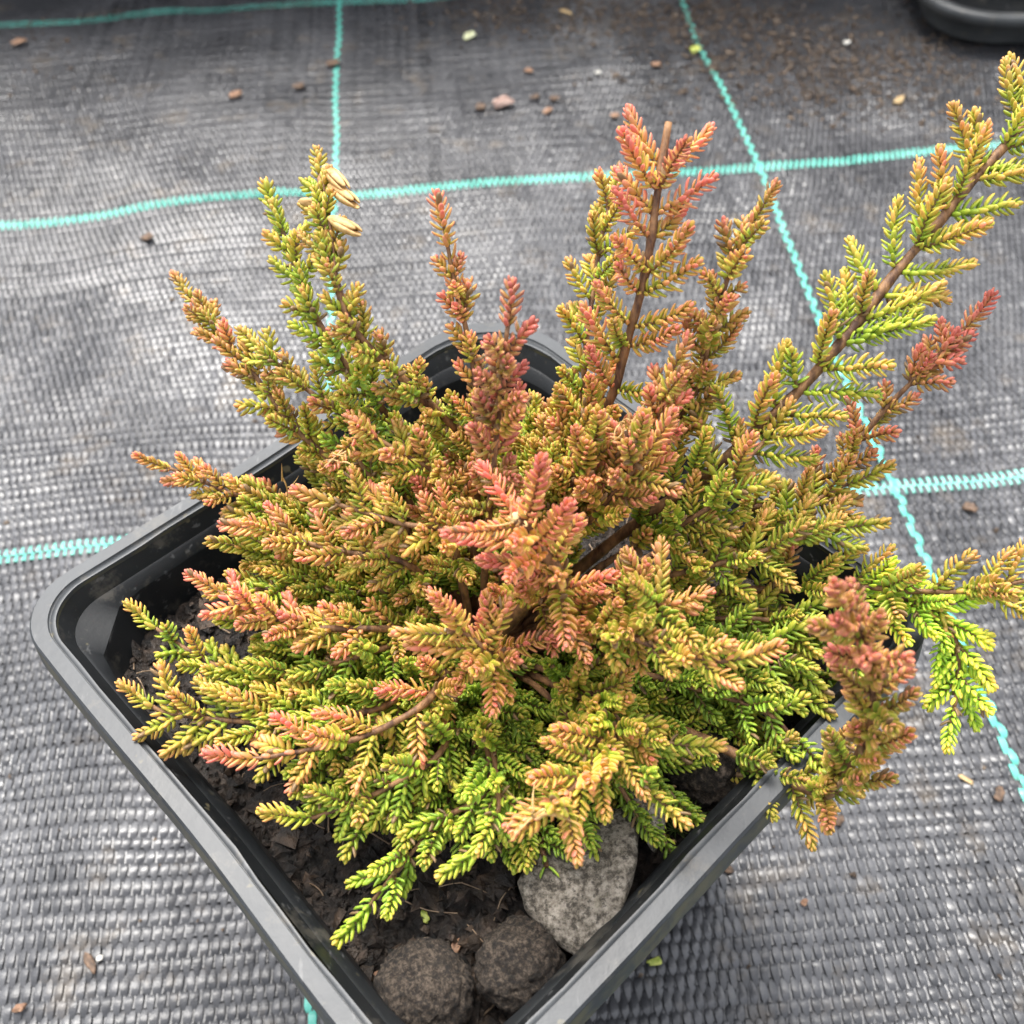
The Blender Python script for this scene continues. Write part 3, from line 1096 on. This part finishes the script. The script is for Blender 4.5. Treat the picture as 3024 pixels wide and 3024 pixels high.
    if not cut:
        place_sprig(C[-1], T[-1], upv, term, min(1.1, tone[1] + 0.06), val, ob, prio if hero else 0, rg)
    return ob, C


C0 = np.array([0.0, 0.002, 0.074])


def HB(pts, base=None, **kw):
    """a branch through picture points with heights, rooted in the crown of the plant"""
    P = [at(*q) for q in pts]
    if not kw.get('cut'):      # the leafy tip goes on past the end of the stem
        e = P[-1] - P[-2]
        P[-1] = P[-2] + e * max(0.25, 1 - 0.8 * kw.get('term', .006) / np.linalg.norm(e))
    b = C0 + (np.array(base) / 1000 if base is not None else np.array([0.12 * P[0][0], 0.12 * P[0][1], 0]))
    mid = b * 0.45 + P[0] * 0.55 + np.array([0, 0, 0.002])
    HB.n += 1
    full = [b, mid] + P
    seg = np.linalg.norm(np.diff(np.array(full), axis=0), axis=1)
    frac = seg[:2].sum() / seg.sum()
    kw.setdefault('start', max(0.12, frac * 0.75))
    kw.setdefault('leaf_from', 1 - (1 - frac) * 0.28)
    kw['gap'] = kw.get('gap', .003) * (0.78 if kw.get('len0', .006) < .0060 else 0.95)
    kw['len0'] = kw.get('len0', .006) * 1.04
    kw['len1'] = kw.get('len1', .004) * 1.0
    kw.setdefault('up', 0.08)
    kw['ang'] = kw.get('ang', .85) + (0.30 if kw.get('ang', .85) < 1 else 0)
    return branch(full, seed=HB.n, **kw)


HB.n = 0
#  tall shoots standing at the back
oA, cA = HB([(880, 840, 18), (790, 745, 27), (690, 650, 34), (640, 560, 39), (612, 440, 43), (600, 300, 46)], r0=.0008, r1=.0003, gap=.0031, len0=.0048, len1=.0032, tone=(0.42, 0.52), val=.42, term=.004, ang=.6, label='tall ochre shoot with dry tan flowers at its tip')
HB([(740, 800, 20), (660, 700, 28), (590, 590, 34), (545, 470, 38), (505, 365, 41)], r0=.0007, r1=.0003, gap=.0034, len0=.0050, len1=.0036, tone=(0.12, 0.36), val=.55, ang=.7, term=.0045, label='tall yellow-green shoot')
HB([(620, 870, 12), (540, 790, 17), (470, 700, 21), (400, 610, 24), (335, 530, 27)], gap=.0032, len0=.0052, len1=.0034, tone=(0.45, 0.66), val=.5, ang=.65, term=.005)
HB([(720, 850, 14), (640, 780, 19), (560, 720, 22), (500, 670, 24), (455, 630, 25)], gap=.0034, len0=.0048, len1=.0036, tone=(0.32, 0.5), val=.48, ang=.7, term=.0045)
HB([(560, 975, 4), (440, 930, 7), (340, 890, 9), (265, 865, 11)], gap=.0036, len0=.0055, len1=.0040, tone=(0.42, 0.78), val=.55, ang=.75, term=.005)
HB([(700, 1185, 8), (570, 1180, 8), (450, 1135, 10), (360, 1092, 12)], gap=.0032, len0=.0058, len1=.0038, tone=(0.62, 0.86), val=.6, ang=.72, term=.005, label='salmon-pink shoot reaching to the left')
HB([(560, 1300, 2), (430, 1265, 2), (330, 1210, 3), (250, 1150, 5)], gap=.0032, len0=.0052, len1=.0036, tone=(0.2, 0.42), val=.55, ang=.7, term=.005)
HB([(720, 1335, 4), (580, 1360, 2), (450, 1362, 2), (320, 1345, 2), (235, 1310, 3)], r0=.0007, gap=.0042, len0=.0074, len1=.0060, tone=(0.2, 0.52), val=.58, ang=1.0, term=.005, planar=True, label='brown stem with fern-like green shoots over the left pot wall')
HB([(800, 1330, 7), (700, 1385, 6), (600, 1410, 6), (510, 1425, 6), (440, 1430, 6)], r0=.0007, gap=.0042, len0=.0066, len1=.0056, tone=(0.55, 0.88), val=.65, ang=.95, term=.006, label='pink-tipped shoot low at front left')
HB([(830, 1420, 3), (720, 1490, 1), (610, 1535, 0), (530, 1555, 0)], gap=.0030, len0=.0064, len1=.0050, tone=(0.15, 0.42), val=.6, ang=.8, term=.006)
HB([(920, 1480, 2), (840, 1545, -1), (775, 1620, -3), (715, 1690, -4), (675, 1735, -5)], gap=.0040, len0=.0062, len1=.0050, tone=(0.1, 0.2), val=.85, ang=.75, term=.006, up=.05, label='lime green shoot hanging down over the soil in front')
HB([(1160, 1370, 9), (1120, 1440, 11), (1070, 1495, 13), (1035, 1525, 15)], gap=.0028, len0=.0058, len1=.0064, tone=(0.28, 0.72), val=.66, ang=1.05, cut=True, up=.05, label='orange-edged rosette above the grey stone')
HB([(940, 1500, 4), (930, 1550, 4), (915, 1590, 4), (890, 1610, 3)], gap=.0030, len0=.0062, len1=.0050, tone=(0.1, 0.22), val=.8, ang=.8, up=.05)
HB([(1130, 1320, 9), (1190, 1375, 9), (1250, 1400, 9), (1290, 1408, 9)], gap=.0036, len0=.0056, len1=.0042, tone=(0.22, 0.42), val=.58, ang=.75)
HB([(1120, 1390, 8), (1170, 1440, 7), (1215, 1480, 6), (1245, 1508, 6)], gap=.0036, len0=.0056, len1=.0046, tone=(0.25, 0.5), val=.58, ang=.7)
HB([(1150, 1190, 18), (1250, 1225, 20), (1350, 1245, 21), (1440, 1245, 22)], gap=.0034, len0=.0060, len1=.0048, tone=(0.4, 0.6), val=.6, ang=.7, term=.006)
# the shoot that comes towards the lens at right
HB([(1530, 1490, 0), (1600, 1450, 8), (1640, 1365, 17), (1645, 1255, 26), (1612, 1160, 33), (1580, 1105, 38)], base=(14, -10, 0), r0=.0008, gap=.0029, len0=.0070, len1=.0044, tone=(0.16, 0.95), val=.3, ang=.7, term=.0045, label='upright brownish-red shoot nearest the lens at right')
HB([(1380, 1115, 4), (1500, 1110, 5), (1620, 1105, 6), (1720, 1118, 7), (1830, 1118, 8), (1950, 1092, 9), (2030, 1070, 10)], r0=.0008, gap=.0040, len0=.0070, len1=.0060, tone=(0.3, 0.5), val=.55, ang=.95, term=.006, planar=True, label='long brown branch sticking out to the right with upright olive shoots')
HB([(1640, 1130, 4), (1740, 1140, 6), (1800, 1190, 4), (1808, 1280, 0), (1790, 1400, -4)], base=(10, -4, 0), start=.66, leaf_from=.66, gap=.0024, len0=.0066, len1=.0056, tone=(0.2, 0.24), val=1.5, ang=.8, up=-.05, term=.0055, label='bright lime shoot hanging outside the pot at right')
# the big branch leaving the picture at upper right
HB([(1330, 900, 18), (1420, 820, 23), (1500, 745, 27), (1600, 630, 33), (1700, 500, 38), (1800, 380, 43), (1930, 235, 48), (2010, 140, 51)], r0=.00085, r1=.00048, gap=.0040, len0=.0082, len1=.0080, tone=(0.26, 0.48), val=.6, ang=1.12, cut=True, leaf_from=.95, up=.03, planar=True, label='thick woody branch rising to the upper right with feathery side shoots', prio=1.3)
HB([(1560, 900, 12), (1620, 830, 17), (1680, 760, 21), (1750, 690, 25), (1810, 630, 27), (1845, 595, 29)], r0=.0007, gap=.0034, len0=.0056, len1=.0036, tone=(0.36, 1.0), val=.45, ang=.7, term=.0055, base=(10, 4, 0), label='shoot with a crimson tip at right')
HB([(1300, 760, 24), (1335, 640, 32), (1370, 540, 38), (1410, 440, 43), (1455, 360, 47)], r0=.0007, gap=.0034, len0=.0056, len1=.0042, tone=(0.36, 0.72), val=.38, ang=.7, term=.005, label='dark reddish shoot beside the cut stem')
oT, cT = HB([(1150, 760, 26), (1180, 660, 32), (1215, 530, 40), (1240, 380, 47), (1262, 235, 53)], r0=.00072, r1=.0005, gap=.0038, len0=.0066, len1=.0068, tone=(0.5, 0.84), val=.6, ang=1.15, cut=True, up=0.0, endgap=.0030, leaf_from=.97, planar=True, label='upright woody stem with a pale cut end and pink side shoots')
HB([(1090, 770, 22), (1100, 680, 27), (1115, 560, 32), (1135, 430, 37), (1165, 320, 40)], gap=.0036, len0=.0062, len1=.0046, tone=(0.34, 0.56), val=.58, ang=.7, term=.005)
HB([(900, 790, 24), (888, 680, 31), (865, 570, 37), (848, 480, 42), (836, 425, 45)], gap=.0034, len0=.0046, len1=.0028, tone=(0.5, 0.82), val=.58, ang=.6, term=.006, label='slim shoot with a salmon-pink tip at back centre')
HB([(930, 920, 26), (938, 820, 32), (948, 720, 38), (960, 630, 43), (968, 560, 46)], gap=.0028, len0=.0068, len1=.0036, tone=(0.72, 0.98), val=.22, ang=.72, term=.0045, label='dark red shoot at back centre')
# centre of the mound
HB([(1060, 1100, 22), (1010, 1030, 28), (968, 978, 33)], r0=.0010, r1=.0007, gap=.0022, len0=.0072, len1=.0076, tone=(0.6, 0.9), val=.62, ang=1.15, cut=True, leaf_from=.8, up=0, label='cut stem end facing us, ringed by pink side shoots')
HB([(930, 1240, 16), (880, 1200, 19), (835, 1190, 21)], gap=.0022, len0=.0070, len1=.0068, tone=(0.5, 0.8), val=.6, ang=1.1, cut=True, up=0.05, leaf_from=.8)
HB([(820, 900, 20), (760, 860, 23), (690, 820, 25), (620, 860, 26)], gap=.0030, len0=.0060, len1=.0050, tone=(0.55, 0.78), val=.55, ang=.85, term=.005)
HB([(850, 1010, 20), (760, 990, 20), (660, 960, 20), (590, 940, 20)], gap=.0032, len0=.0062, len1=.0050, tone=(0.5, 0.74), val=.52, ang=.85)
HB([(760, 1060, 13), (640, 1040, 12), (530, 1010, 11), (430, 985, 11)], gap=.0034, len0=.0062, len1=.0046, tone=(0.45, 0.8), val=.55, ang=.8)
HB([(1190, 900, 26), (1190, 850, 29), (1180, 810, 31)], gap=.0026, len0=.0066, len1=.0060, tone=(0.55, 0.8), val=.5, ang=1.1, cut=True, up=.1, leaf_from=.8)
HB([(1230, 830, 26), (1250, 740, 31), (1280, 660, 35)], gap=.0030, len0=.0062, len1=.0046, tone=(0.55, 0.78), val=.42, ang=.8)
HB([(1230, 1150, 20), (1220, 1110, 22), (1210, 1090, 23)], gap=.0020, len0=.0074, len1=.0070, tone=(0.45, 0.62), val=.42, ang=1.2, cut=True, up=-.05, leaf_from=.8)
HB([(1330, 960, 18), (1380, 900, 21), (1430, 850, 23), (1470, 800, 25)], gap=.0032, len0=.0066, len1=.0054, tone=(0.3, 0.52), val=.5, ang=.85)
HB([(1450, 1010, 10), (1530, 950, 12), (1590, 920, 13), (1640, 900, 14)], gap=.0032, len0=.0070, len1=.0058, tone=(0.25, 0.5), val=.52, ang=.85)
HB([(1360, 1060, 12), (1460, 1030, 13), (1560, 1000, 13), (1650, 985, 13)], gap=.0032, len0=.0070, len1=.0058, tone=(0.22, 0.42), val=.52, ang=.85)
HB([(680, 870, 14), (660, 790, 18), (650, 720, 21), (652, 680, 23)], gap=.0032, len0=.0046, len1=.0036, tone=(0.12, 0.22), val=.8, ang=.6, label='small bright yellow-green shoot at back left')
HB([(1400, 1260, 4), (1480, 1290, 2), (1540, 1320, 1)], gap=.0034, len0=.0066, len1=.0056, tone=(0.06, 0.2), val=.5, ang=.85)
HB([(1430, 1170, 5), (1530, 1190, 5), (1600, 1230, 4), (1640, 1290, 2)], gap=.0032, len0=.0068, len1=.0056, tone=(0.1, 0.26), val=.5, ang=.85)
HB([(1420, 1330, 2), (1490, 1380, 1), (1545, 1425, 1)], gap=.0032, len0=.0064, len1=.0054, tone=(0.08, 0.2), val=.6, ang=.85)
HB([(1380, 1210, 6), (1470, 1240, 5), (1560, 1290, 3)], gap=.0032, len0=.0068, len1=.0056, tone=(0.1, 0.24), val=.45, ang=.85)
HB([(700, 1230, 6), (600, 1260, 4), (520, 1280, 3), (430, 1300, 3)], gap=.0034, len0=.0072, len1=.0060, tone=(0.14, 0.3), val=.52, ang=.9)

# the leafy mass of the mound between them
NF = 118
for k in range(NF):
    rg = np.random.default_rng(9000 + k)
    th = (k * 2.399963 + rg.normal(0, 0.15)) % 6.283
    el = math.asin(0.04 + 0.94 * ((k * 0.618034) % 1.0))
    ch, sh = math.cos(el), math.sin(el)
    front = max(0, -math.sin(th))
    back = max(0, math.sin(th + 0.15)) ** 2
    RH = (0.036 - 0.004 * front + 0.006 * math.cos(th)) * (1 - 0.34 * back)
    Rr = 1 / math.sqrt((ch / RH) ** 2 + (sh / (0.040 * (1 - 0.2 * back))) ** 2) * (0.80 + 0.2 * rg.random())
    d = np.array([math.cos(th) * ch, math.sin(th) * ch, sh])
    b = C0 + np.array([math.cos(th), math.sin(th), 0]) * 0.006 * rg.random()
    tip = b + d * Rr
    tip[2] = max(tip[2], soil_h(tip[None])[0] + 0.003)
    mid = b + (tip - b) * 0.5 + np.array([0, 0, 0.004 * ch]) + rg.normal(0, 0.0015, 3)
    hgt = (tip[2] - 0.075) / 0.04
    t1 = 0.10 + 0.5 * np.clip(hgt, 0, 1) ** 0.8 + rg.normal(0, 0.09)
    if front > 0.5: t1 -= 0.10
    t0 = t1 * 0.45
    branch([b, mid, tip], r0=.0006, r1=.0003, start=.30, gap=.0031, len0=.0064, len1=.0050, tone=(float(np.clip(t0, .02, 1)), float(np.clip(t1, .04, 1))), val=0.46 + rg.normal(0, .07), ang=.9, term=.006,
           hero=False, seed=1000 + k, up=.12, leaf_from=.55)

# the 300 side shoots that show largest stay single pieces, the rest is one mass
for sp in SPRIGS:
    d = np.linalg.norm(sp['p'] - CAM)
    vis = 1.0 if sp['p'][2] > 0.088 else 0.75
    pj = sp['p'] - CAM
    px = FPX * (pj @ _rt) / (pj @ _fw) + SRC / 2; py = SRC / 2 - FPX * (pj @ _up) / (pj @ _fw)
    inside = -60 < px < SRC + 60 and -60 < py < SRC + 60
    sp['rank'] = sp['prio'] * vis * sp['L'] / d * (1 if inside else 0.1)
order = sorted([i for i, s_ in enumerate(SPRIGS) if s_['prio'] > 0], key=lambda i: -SPRIGS[i]['rank'])
single = set(order[:300])
for i, sp in enumerate(SPRIGS):
    if i in single:
        o = bpy.data.objects.new('sprig', HI[sp['k']])
        col.objects.link(o)
        o.parent = sp['br']
        m = np.eye(4); m[:3, :3] = sp['R']; m[:3, 3] = sp['p'] - PLANT
        o.matrix_local = Matrix(m.tolist())
        o.color = (sp['tone'], sp['val'], 0, 1)
    else:
        V_, F_, A_ = LO[sp['k']]
        add_fill(V_ @ sp['R'].T + sp['p'], F_, A_, sp['tone'], sp['val'])
fo = new_obj('foliage', make_mesh('foliage', np.concatenate(FILL_V) - PLANT, np.concatenate(FILL_F), True, {'leaf': np.concatenate(FILL_A), 'tone': np.concatenate(FILL_T)}), M_LEAF_V, plant)
fo['kind'] = 'stuff'
st = new_obj('inner_stems', make_mesh('inner_stems', np.concatenate(STEM_V) - PLANT, np.concatenate(STEM_F)), M_BARK, plant)
st['kind'] = 'stuff'
print('sprigs', len(SPRIGS), 'foliage faces', len(fo.data.polygons))


# dry flowers on the tall ochre shoot
def dry_flower(p, d, L, w, seed):
    rg = np.random.default_rng(seed)
    Vs_, Fs_, off = [], [], 0
    Z = unit(d); X = unit(np.cross(Z, [0.2, 0.1, 1])); Y = np.cross(Z, X)
    for k in range(4):
        a = k * np.pi / 2 + 0.4
        rd = X * math.cos(a) + Y * math.sin(a)
        V_, F_, _ = leaves(p[None] + rd * w * 0.18, Z[None], rd[None], np.array([L * (1 + rg.normal(0, .06))]), np.array([0.22]), np.array([1.6]), np.array([w]), np.array([0.5]), np.array([0.5]), True)
        Vs_.append(V_); Fs_.append(F_ + off); off += len(V_)
    return np.concatenate(Vs_), np.concatenate(Fs_)


for k, (px, py, qx, qy, L) in enumerate([(612, 315, 652, 356, .0044), (622, 350, 672, 385, .0046), (622, 412, 680, 440, .0046), (596, 385, 568, 380, .0026)]):
    a = at(px, py, 46 - k * .6); b = at(qx, qy, 46.5 - k * .6)
    V_, F_ = dry_flower(a, b - a, np.linalg.norm(b - a) * 1.02, .00056, k)
    Vt, Ft = tube(catmull([cA[-8 - 3 * k], (cA[-8 - 3 * k] + a) / 2 + [0, 0, .0003], a], 8), .00016, 5, False)
    fl = new_obj('dry_flower', make_mesh('dry_flower', V_ - PLANT, F_), M_CREAM, plant)
    new_obj('flower_stalk', make_mesh('flower_stalk', Vt - PLANT, Ft[0]), M_BARK, fl)
# withered scraps caught in the shoots
for k, (px, py, z, n_) in enumerate([(965, 985, 34, 6), (1182, 800, 32, 9), (1025, 1535, 16, 7), (640, 860, 27, 5), (540, 905, 11, 3)]):
    b = at(px, py, z)
    Vs_, Fs_, off = [], [], 0
    rg = np.random.default_rng(70 + k)
    for i in range(n_):
        d = unit(rg.normal(0, 1, 3) + np.array([0, -.3, .6]))
        L = .0018 + .0018 * rg.random()
        t = np.linspace(0, 1, 6)[:, None]
        C = b + rg.normal(0, .0006, 3) + d * L * t + rg.normal(0, .0012, 3) * t ** 2
        V_, F_ = tube(C, .00008 * (1.1 - np.linspace(0, 1, 6) ** 2) * (1 + rg.random()), 5, False)
        Vs_.append(V_); Fs_.append(F_[0] + off); off += len(V_)
    new_obj('withered_tuft', make_mesh('withered_tuft', np.concatenate(Vs_) - PLANT, np.concatenate(Fs_)), M_CREAM, plant)

# ------------------------------------------------------------------ tray at the back


def rounded_rect(w, h, r, n=10):
    pts = []
    for cx, cy, a0 in ((w - r, r, -math.pi / 2), (w - r, h - r, 0), (r, h - r, math.pi / 2), (r, r, math.pi)):
        for k in range(n + 1):
            a = a0 + k / n * math.pi / 2
            pts.append((cx + r * math.cos(a), cy + r * math.sin(a)))
    return np.array(pts)


corner_w = gnd(1752, 44, 0.012)
tray = empty('plant_tray', (corner_w[0], corner_w[1], 0))
tray.rotation_euler = (0, 0, math.radians(-6))
tag(tray, 'black plastic tray with a rounded corner at the upper right edge', 'tray')
W_, H_ = 0.34, 0.22


def tring(inset, z, r):
    P = rounded_rect(W_ - 2 * inset, H_ - 2 * inset, max(0.003, r - inset)) + inset
    return np.concatenate([P, np.full((len(P), 1), z)], 1)


tr = [tring(0.006, 0.0015, .03), tring(0.003, 0.010, .03), tring(0.0, 0.0102, .03), tring(-.0002, 0.0135, .03), tring(.0012, 0.0142, .03), tring(.0040, 0.0142, .03), tring(.0052, 0.0134, .03)]
V_, F_ = loft(tr)
new_obj('rim', make_mesh('tray_rim', V_, F_[:, ::-1]), M_TRAY, tray)
tr = [tring(.0052, 0.0134, .03), tring(.0075, 0.0045, .03), tring(.0095, 0.0035, .03), tring(.03, 0.0038, .035), tring(.09, 0.0042, .05), tring(.109, 0.0042, .06)]
V_, F_ = loft(tr)
new_obj('tray_floor', make_mesh('tray_floor', V_, F_[:, ::-1]), M_POT, tray)

# dark crates added past the top of the view to shade the far fabric
def shade_crate(x, y, w, d, h, rz, label):
    o = empty('shade_crate', (x, y, 0)); o.rotation_euler = (0, 0, rz)
    def cring(inset, z): 
        P = rounded_rect(w - 2 * inset, d - 2 * inset, max(0.003, 0.012 - inset), 6) + inset
        return np.concatenate([P, np.full((len(P), 1), z)], 1)
    V_, F_ = loft([cring(.012, .001), cring(.004, .004), cring(.002, h - .02), cring(-.004, h - .018), cring(-.004, h), cring(.004, h), cring(.006, h - .03), cring(.012, .03), cring(min(w, d) / 2 - .004, .03)])
    new_obj('shade_crate_shell', make_mesh('shade_crate_shell', V_, F_[:, ::-1]), M_POT, o)
    V_, F_ = loft([cring(-.0045, h * .5), cring(-.006, h * .51), cring(-.006, h * .56), cring(-.0045, h * .57)])
    new_obj('band', make_mesh('shade_crate_band', V_, F_[:, ::-1]), M_POT, o)
    tag(o, label, 'shade_crate')


shade_crate(-0.30, 0.425, 0.34, 0.24, 0.20, -0.06, 'dark box added just out of view to shade the upper left fabric')
shade_crate(0.06, 0.412, 0.34, 0.24, 0.20, -0.06, 'dark box added just out of view to shade the far fabric left of the tray')

# ------------------------------------------------------------------ bits lying about


def bit(name, px, py, Lmm, wmm, hmm, ang, mat, label, cat, seed, on_soil=False):
    bm = bmesh.new()
    bmesh.ops.create_icosphere(bm, subdivisions=3, radius=1.0)
    V = np.array([v.co[:] for v in bm.verts]); F = np.array([[v.index for v in f.verts] for f in bm.faces])
    bm.free()
    V = np.sign(V) * np.abs(V) ** 0.85
    V = V * (1 + 0.42 * fbm(V + seed * 3.1, 1.5, 3, seed))[:, None]
    V = V * np.array([Lmm, wmm, hmm * 0.6]) / (3300.0 if py < 480 else 2700.0)
    V[:, 2] += 0.12 * wmm / 1000 * np.sin(V[:, 0] / (Lmm / 1000) * 3)
    if on_soil:
        p = at(px, py, (SOIL - RIM) * 1000)
        p[2] = soil_h(p[None])[0] + hmm / 2000
    else:
        p = gnd(px, py)
        p[2] = GROUND_Z + ground_h(p[None])[0] + hmm / 2000 + 0.0004
    o = new_obj(name, make_mesh(name, V, F), mat)
    o.location = p
    o.rotation_euler = (0.1, 0.08, ang)
    tag(o, label, cat)
    return o


BITS = [
    ('wood_chip', 1067, 22, 11, 3.5, 1.6, -0.75, M_TANCHIP, 'pale tan elongated wood chip at the top edge of the fabric', 'wood chip'),
    ('leaf_scrap', 886, 70, 8, 6, 2.4, 0.6, M_PALESCRAP, 'whitish-green scrap of leaf on the fabric at top centre', 'leaf scrap'),
    ('leaf_scrap', 1312, 95, 6, 6, 3, 0.2, M_LIMEBIT, 'yellow-green bud lying at the far end of a turquoise line', 'leaf scrap'),
    ('pebble', 947, 200, 13, 8, 4.5, 0.35, M_PINKSTONE, 'pinkish-brown pebble, the largest lying on the far fabric', 'pebble'),
    ('bark_chip', 906, 204, 6, 5, 2.5, 1.0, M_BARKCHIP, 'small brown chip just left of the pinkish pebble', 'bark chip'),
    ('bark_chip', 1010, 187, 6, 4, 2.5, 0.2, M_BARKCHIP, 'small brown chip just right of the pinkish pebble', 'bark chip'),
    ('bark_chip', 1046, 187, 5, 4, 2.2, 0.5, M_BARKCHIP, 'dark brown crumb furthest right of the row beside the pinkish pebble', 'bark chip'),
    ('bark_chip', 1034, 210, 6, 4, 2, 0.9, M_ORANGECHIP, 'light brown crumb below right of the pinkish pebble', 'bark chip'),
    ('bark_chip', 997, 133, 6, 4, 2, -0.5, M_ORANGECHIP, 'orange-brown flake above the pinkish pebble', 'bark chip'),
    ('bark_chip', 446, 182, 8, 5, 2.2, 0.5, M_ORANGECHIP, 'orange bark chip on the far left fabric square', 'bark chip'),
    ('bark_chip', 565, 167, 8, 5, 2.5, 0.4, M_BARKCHIP, 'dark brown chip left of the left turquoise line', 'bark chip'),
    ('bark_chip', 630, 122, 8, 7, 2.4, 0.0, M_BARKCHIP, 'brown crumb lying across the left turquoise line', 'bark chip'),
    ('bark_chip', 40, 90, 9, 6, 3, 0.3, M_ORANGECHIP, 'reddish-brown crumb in the far left corner', 'bark chip'),
    ('bark_chip', 280, 452, 7, 6, 2, -0.9, M_BARKCHIP, 'flat brown crumb under the curved turquoise line at left', 'bark chip'),
    ('bark_chip', 1160, 217, 6, 4, 2.5, -0.4, M_ORANGECHIP, 'orange-brown flake left of the cut stem tip', 'bark chip'),
    ('bark_chip', 1237, 122, 6, 4, 2, 0.4, M_ORANGECHIP, 'small orange crumb left of the yellow-green bud', 'bark chip'),
    ('wood_chip', 1696, 190, 9, 4, 1.6, 0.9, M_TANCHIP, 'tan flake on the fabric below the tray', 'wood chip'),
    ('pebble', 1597, 82, 4, 3.5, 3, 0.2, M_WHITE, 'white granule on the fabric left of the tray', 'pebble'),
    ('pebble', 1128, 140, 3.2, 3, 2, 0.2, M_WHITE, 'tiny white granule left of the small orange crumb', 'pebble'),
    ('bark_chip', 1830, 957, 4.5, 3.2, 2.2, -0.6, M_BARKCHIP, 'dark brown crumb below the right turquoise crossing', 'bark chip'),
    ('bark_chip', 1657, 905, 3, 2.2, 2, 0.3, M_BARKCHIP, 'tiny dark crumb touching the right turquoise crossing', 'bark chip'),
    ('bark_chip', 1583, 1546, 2.6, 2.2, 1.6, 0.9, M_BARKCHIP, 'reddish-brown crumb on the fabric below the hanging red shoot', 'bark chip'),
    ('wood_chip', 1826, 1462, 4.2, 1.3, 0.8, -0.75, M_TANCHIP, 'thin golden sliver on the fabric near the lower right turquoise line', 'wood chip'),
    ('bark_chip', 1890, 1492, 4, 2.6, 1.2, 1.2, M_BARKCHIP, 'brown crumb right of the thin golden sliver', 'bark chip'),
    ('bark_chip', 1518, 1702, 1.9, 1.5, 1.3, 0.6, M_ORANGECHIP, 'tiny orange bead on the fabric at lower right', 'bark chip'),
    ('bark_chip', 1374, 1640, 2.6, 1.6, 1, -0.6, M_BARKCHIP, 'small brown crumb close beside the right pot rim', 'bark chip'),
    ('moss_scrap', 1236, 1816, 3.2, 1.8, 1.5, 0.1, M_LIMEBIT, 'yellow-green moss scrap outside the front right pot rim', 'moss'),
    ('bark_flake', 176, 1822, 5.4, 1.9, 0.8, -0.95, M_BARKCHIP, 'long flat brown bark flake on the lower left fabric', 'bark flake'),
    ('pebble', 194, 1814, 1.6, 1.3, 1.2, 0.4, M_WHITE, 'white granule lying against the long brown bark flake', 'pebble'),
    ('bark_chip', 45, 1908, 3.0, 1.8, 1.8, 0.1, M_ORANGECHIP, 'brown and orange crumb in the lower left corner', 'bark chip'),
]
for k, b in enumerate(BITS):
    bit(*b, seed=k + 1)
bit('seedling_leaf', 803, 1730, 2.0, 1.2, 0.7, 1.9, M_LIMEBIT, 'tiny green seedling leaf on the soil in front of the lime shoot', 'seedling', 60, True)
bit('bark_chip', 857, 1792, 3.2, 1.4, 1, 1.1, M_ORANGECHIP, 'orange-brown bark bit on the soil between the two front clay balls', 'bark chip', 61, True)
bit('bark_chip', 712, 1838, 2.4, 1.6, 1, 0.3, M_ORANGECHIP, 'tan bark bit on the soil left of the front clay balls', 'bark chip', 62, True)

# spilled dirt over the far fabric
D = []
for (cx, cy, sx, sy, n_) in [(1050, 20, 130, 30, 1500), (1500, 90, 170, 45, 2400), (1620, 150, 120, 40, 1200), (1330, 30, 120, 25, 1200), (60, 90, 60, 40, 120), (1750, 40, 60, 60, 160)]:
    for _ in range(n_):
        D.append(gnd(cx + rng.normal(0, sx), cy + rng.normal(0, sy)))
for _ in range(90):
    D.append(gnd(rng.random() * 1932, rng.random() * 1932))
D = np.array(D)
D[:, 2] = GROUND_Z + ground_h(D) + 0.0006
V_, F_ = crumbs(D, 0.00040, 8, 0.4)
dirt = new_obj('dirt', make_mesh('dirt', V_, F_, False), M_DIRT)
tag(dirt, 'brown dirt crumbs spilled over the far fabric', 'dirt', None, 'stuff')
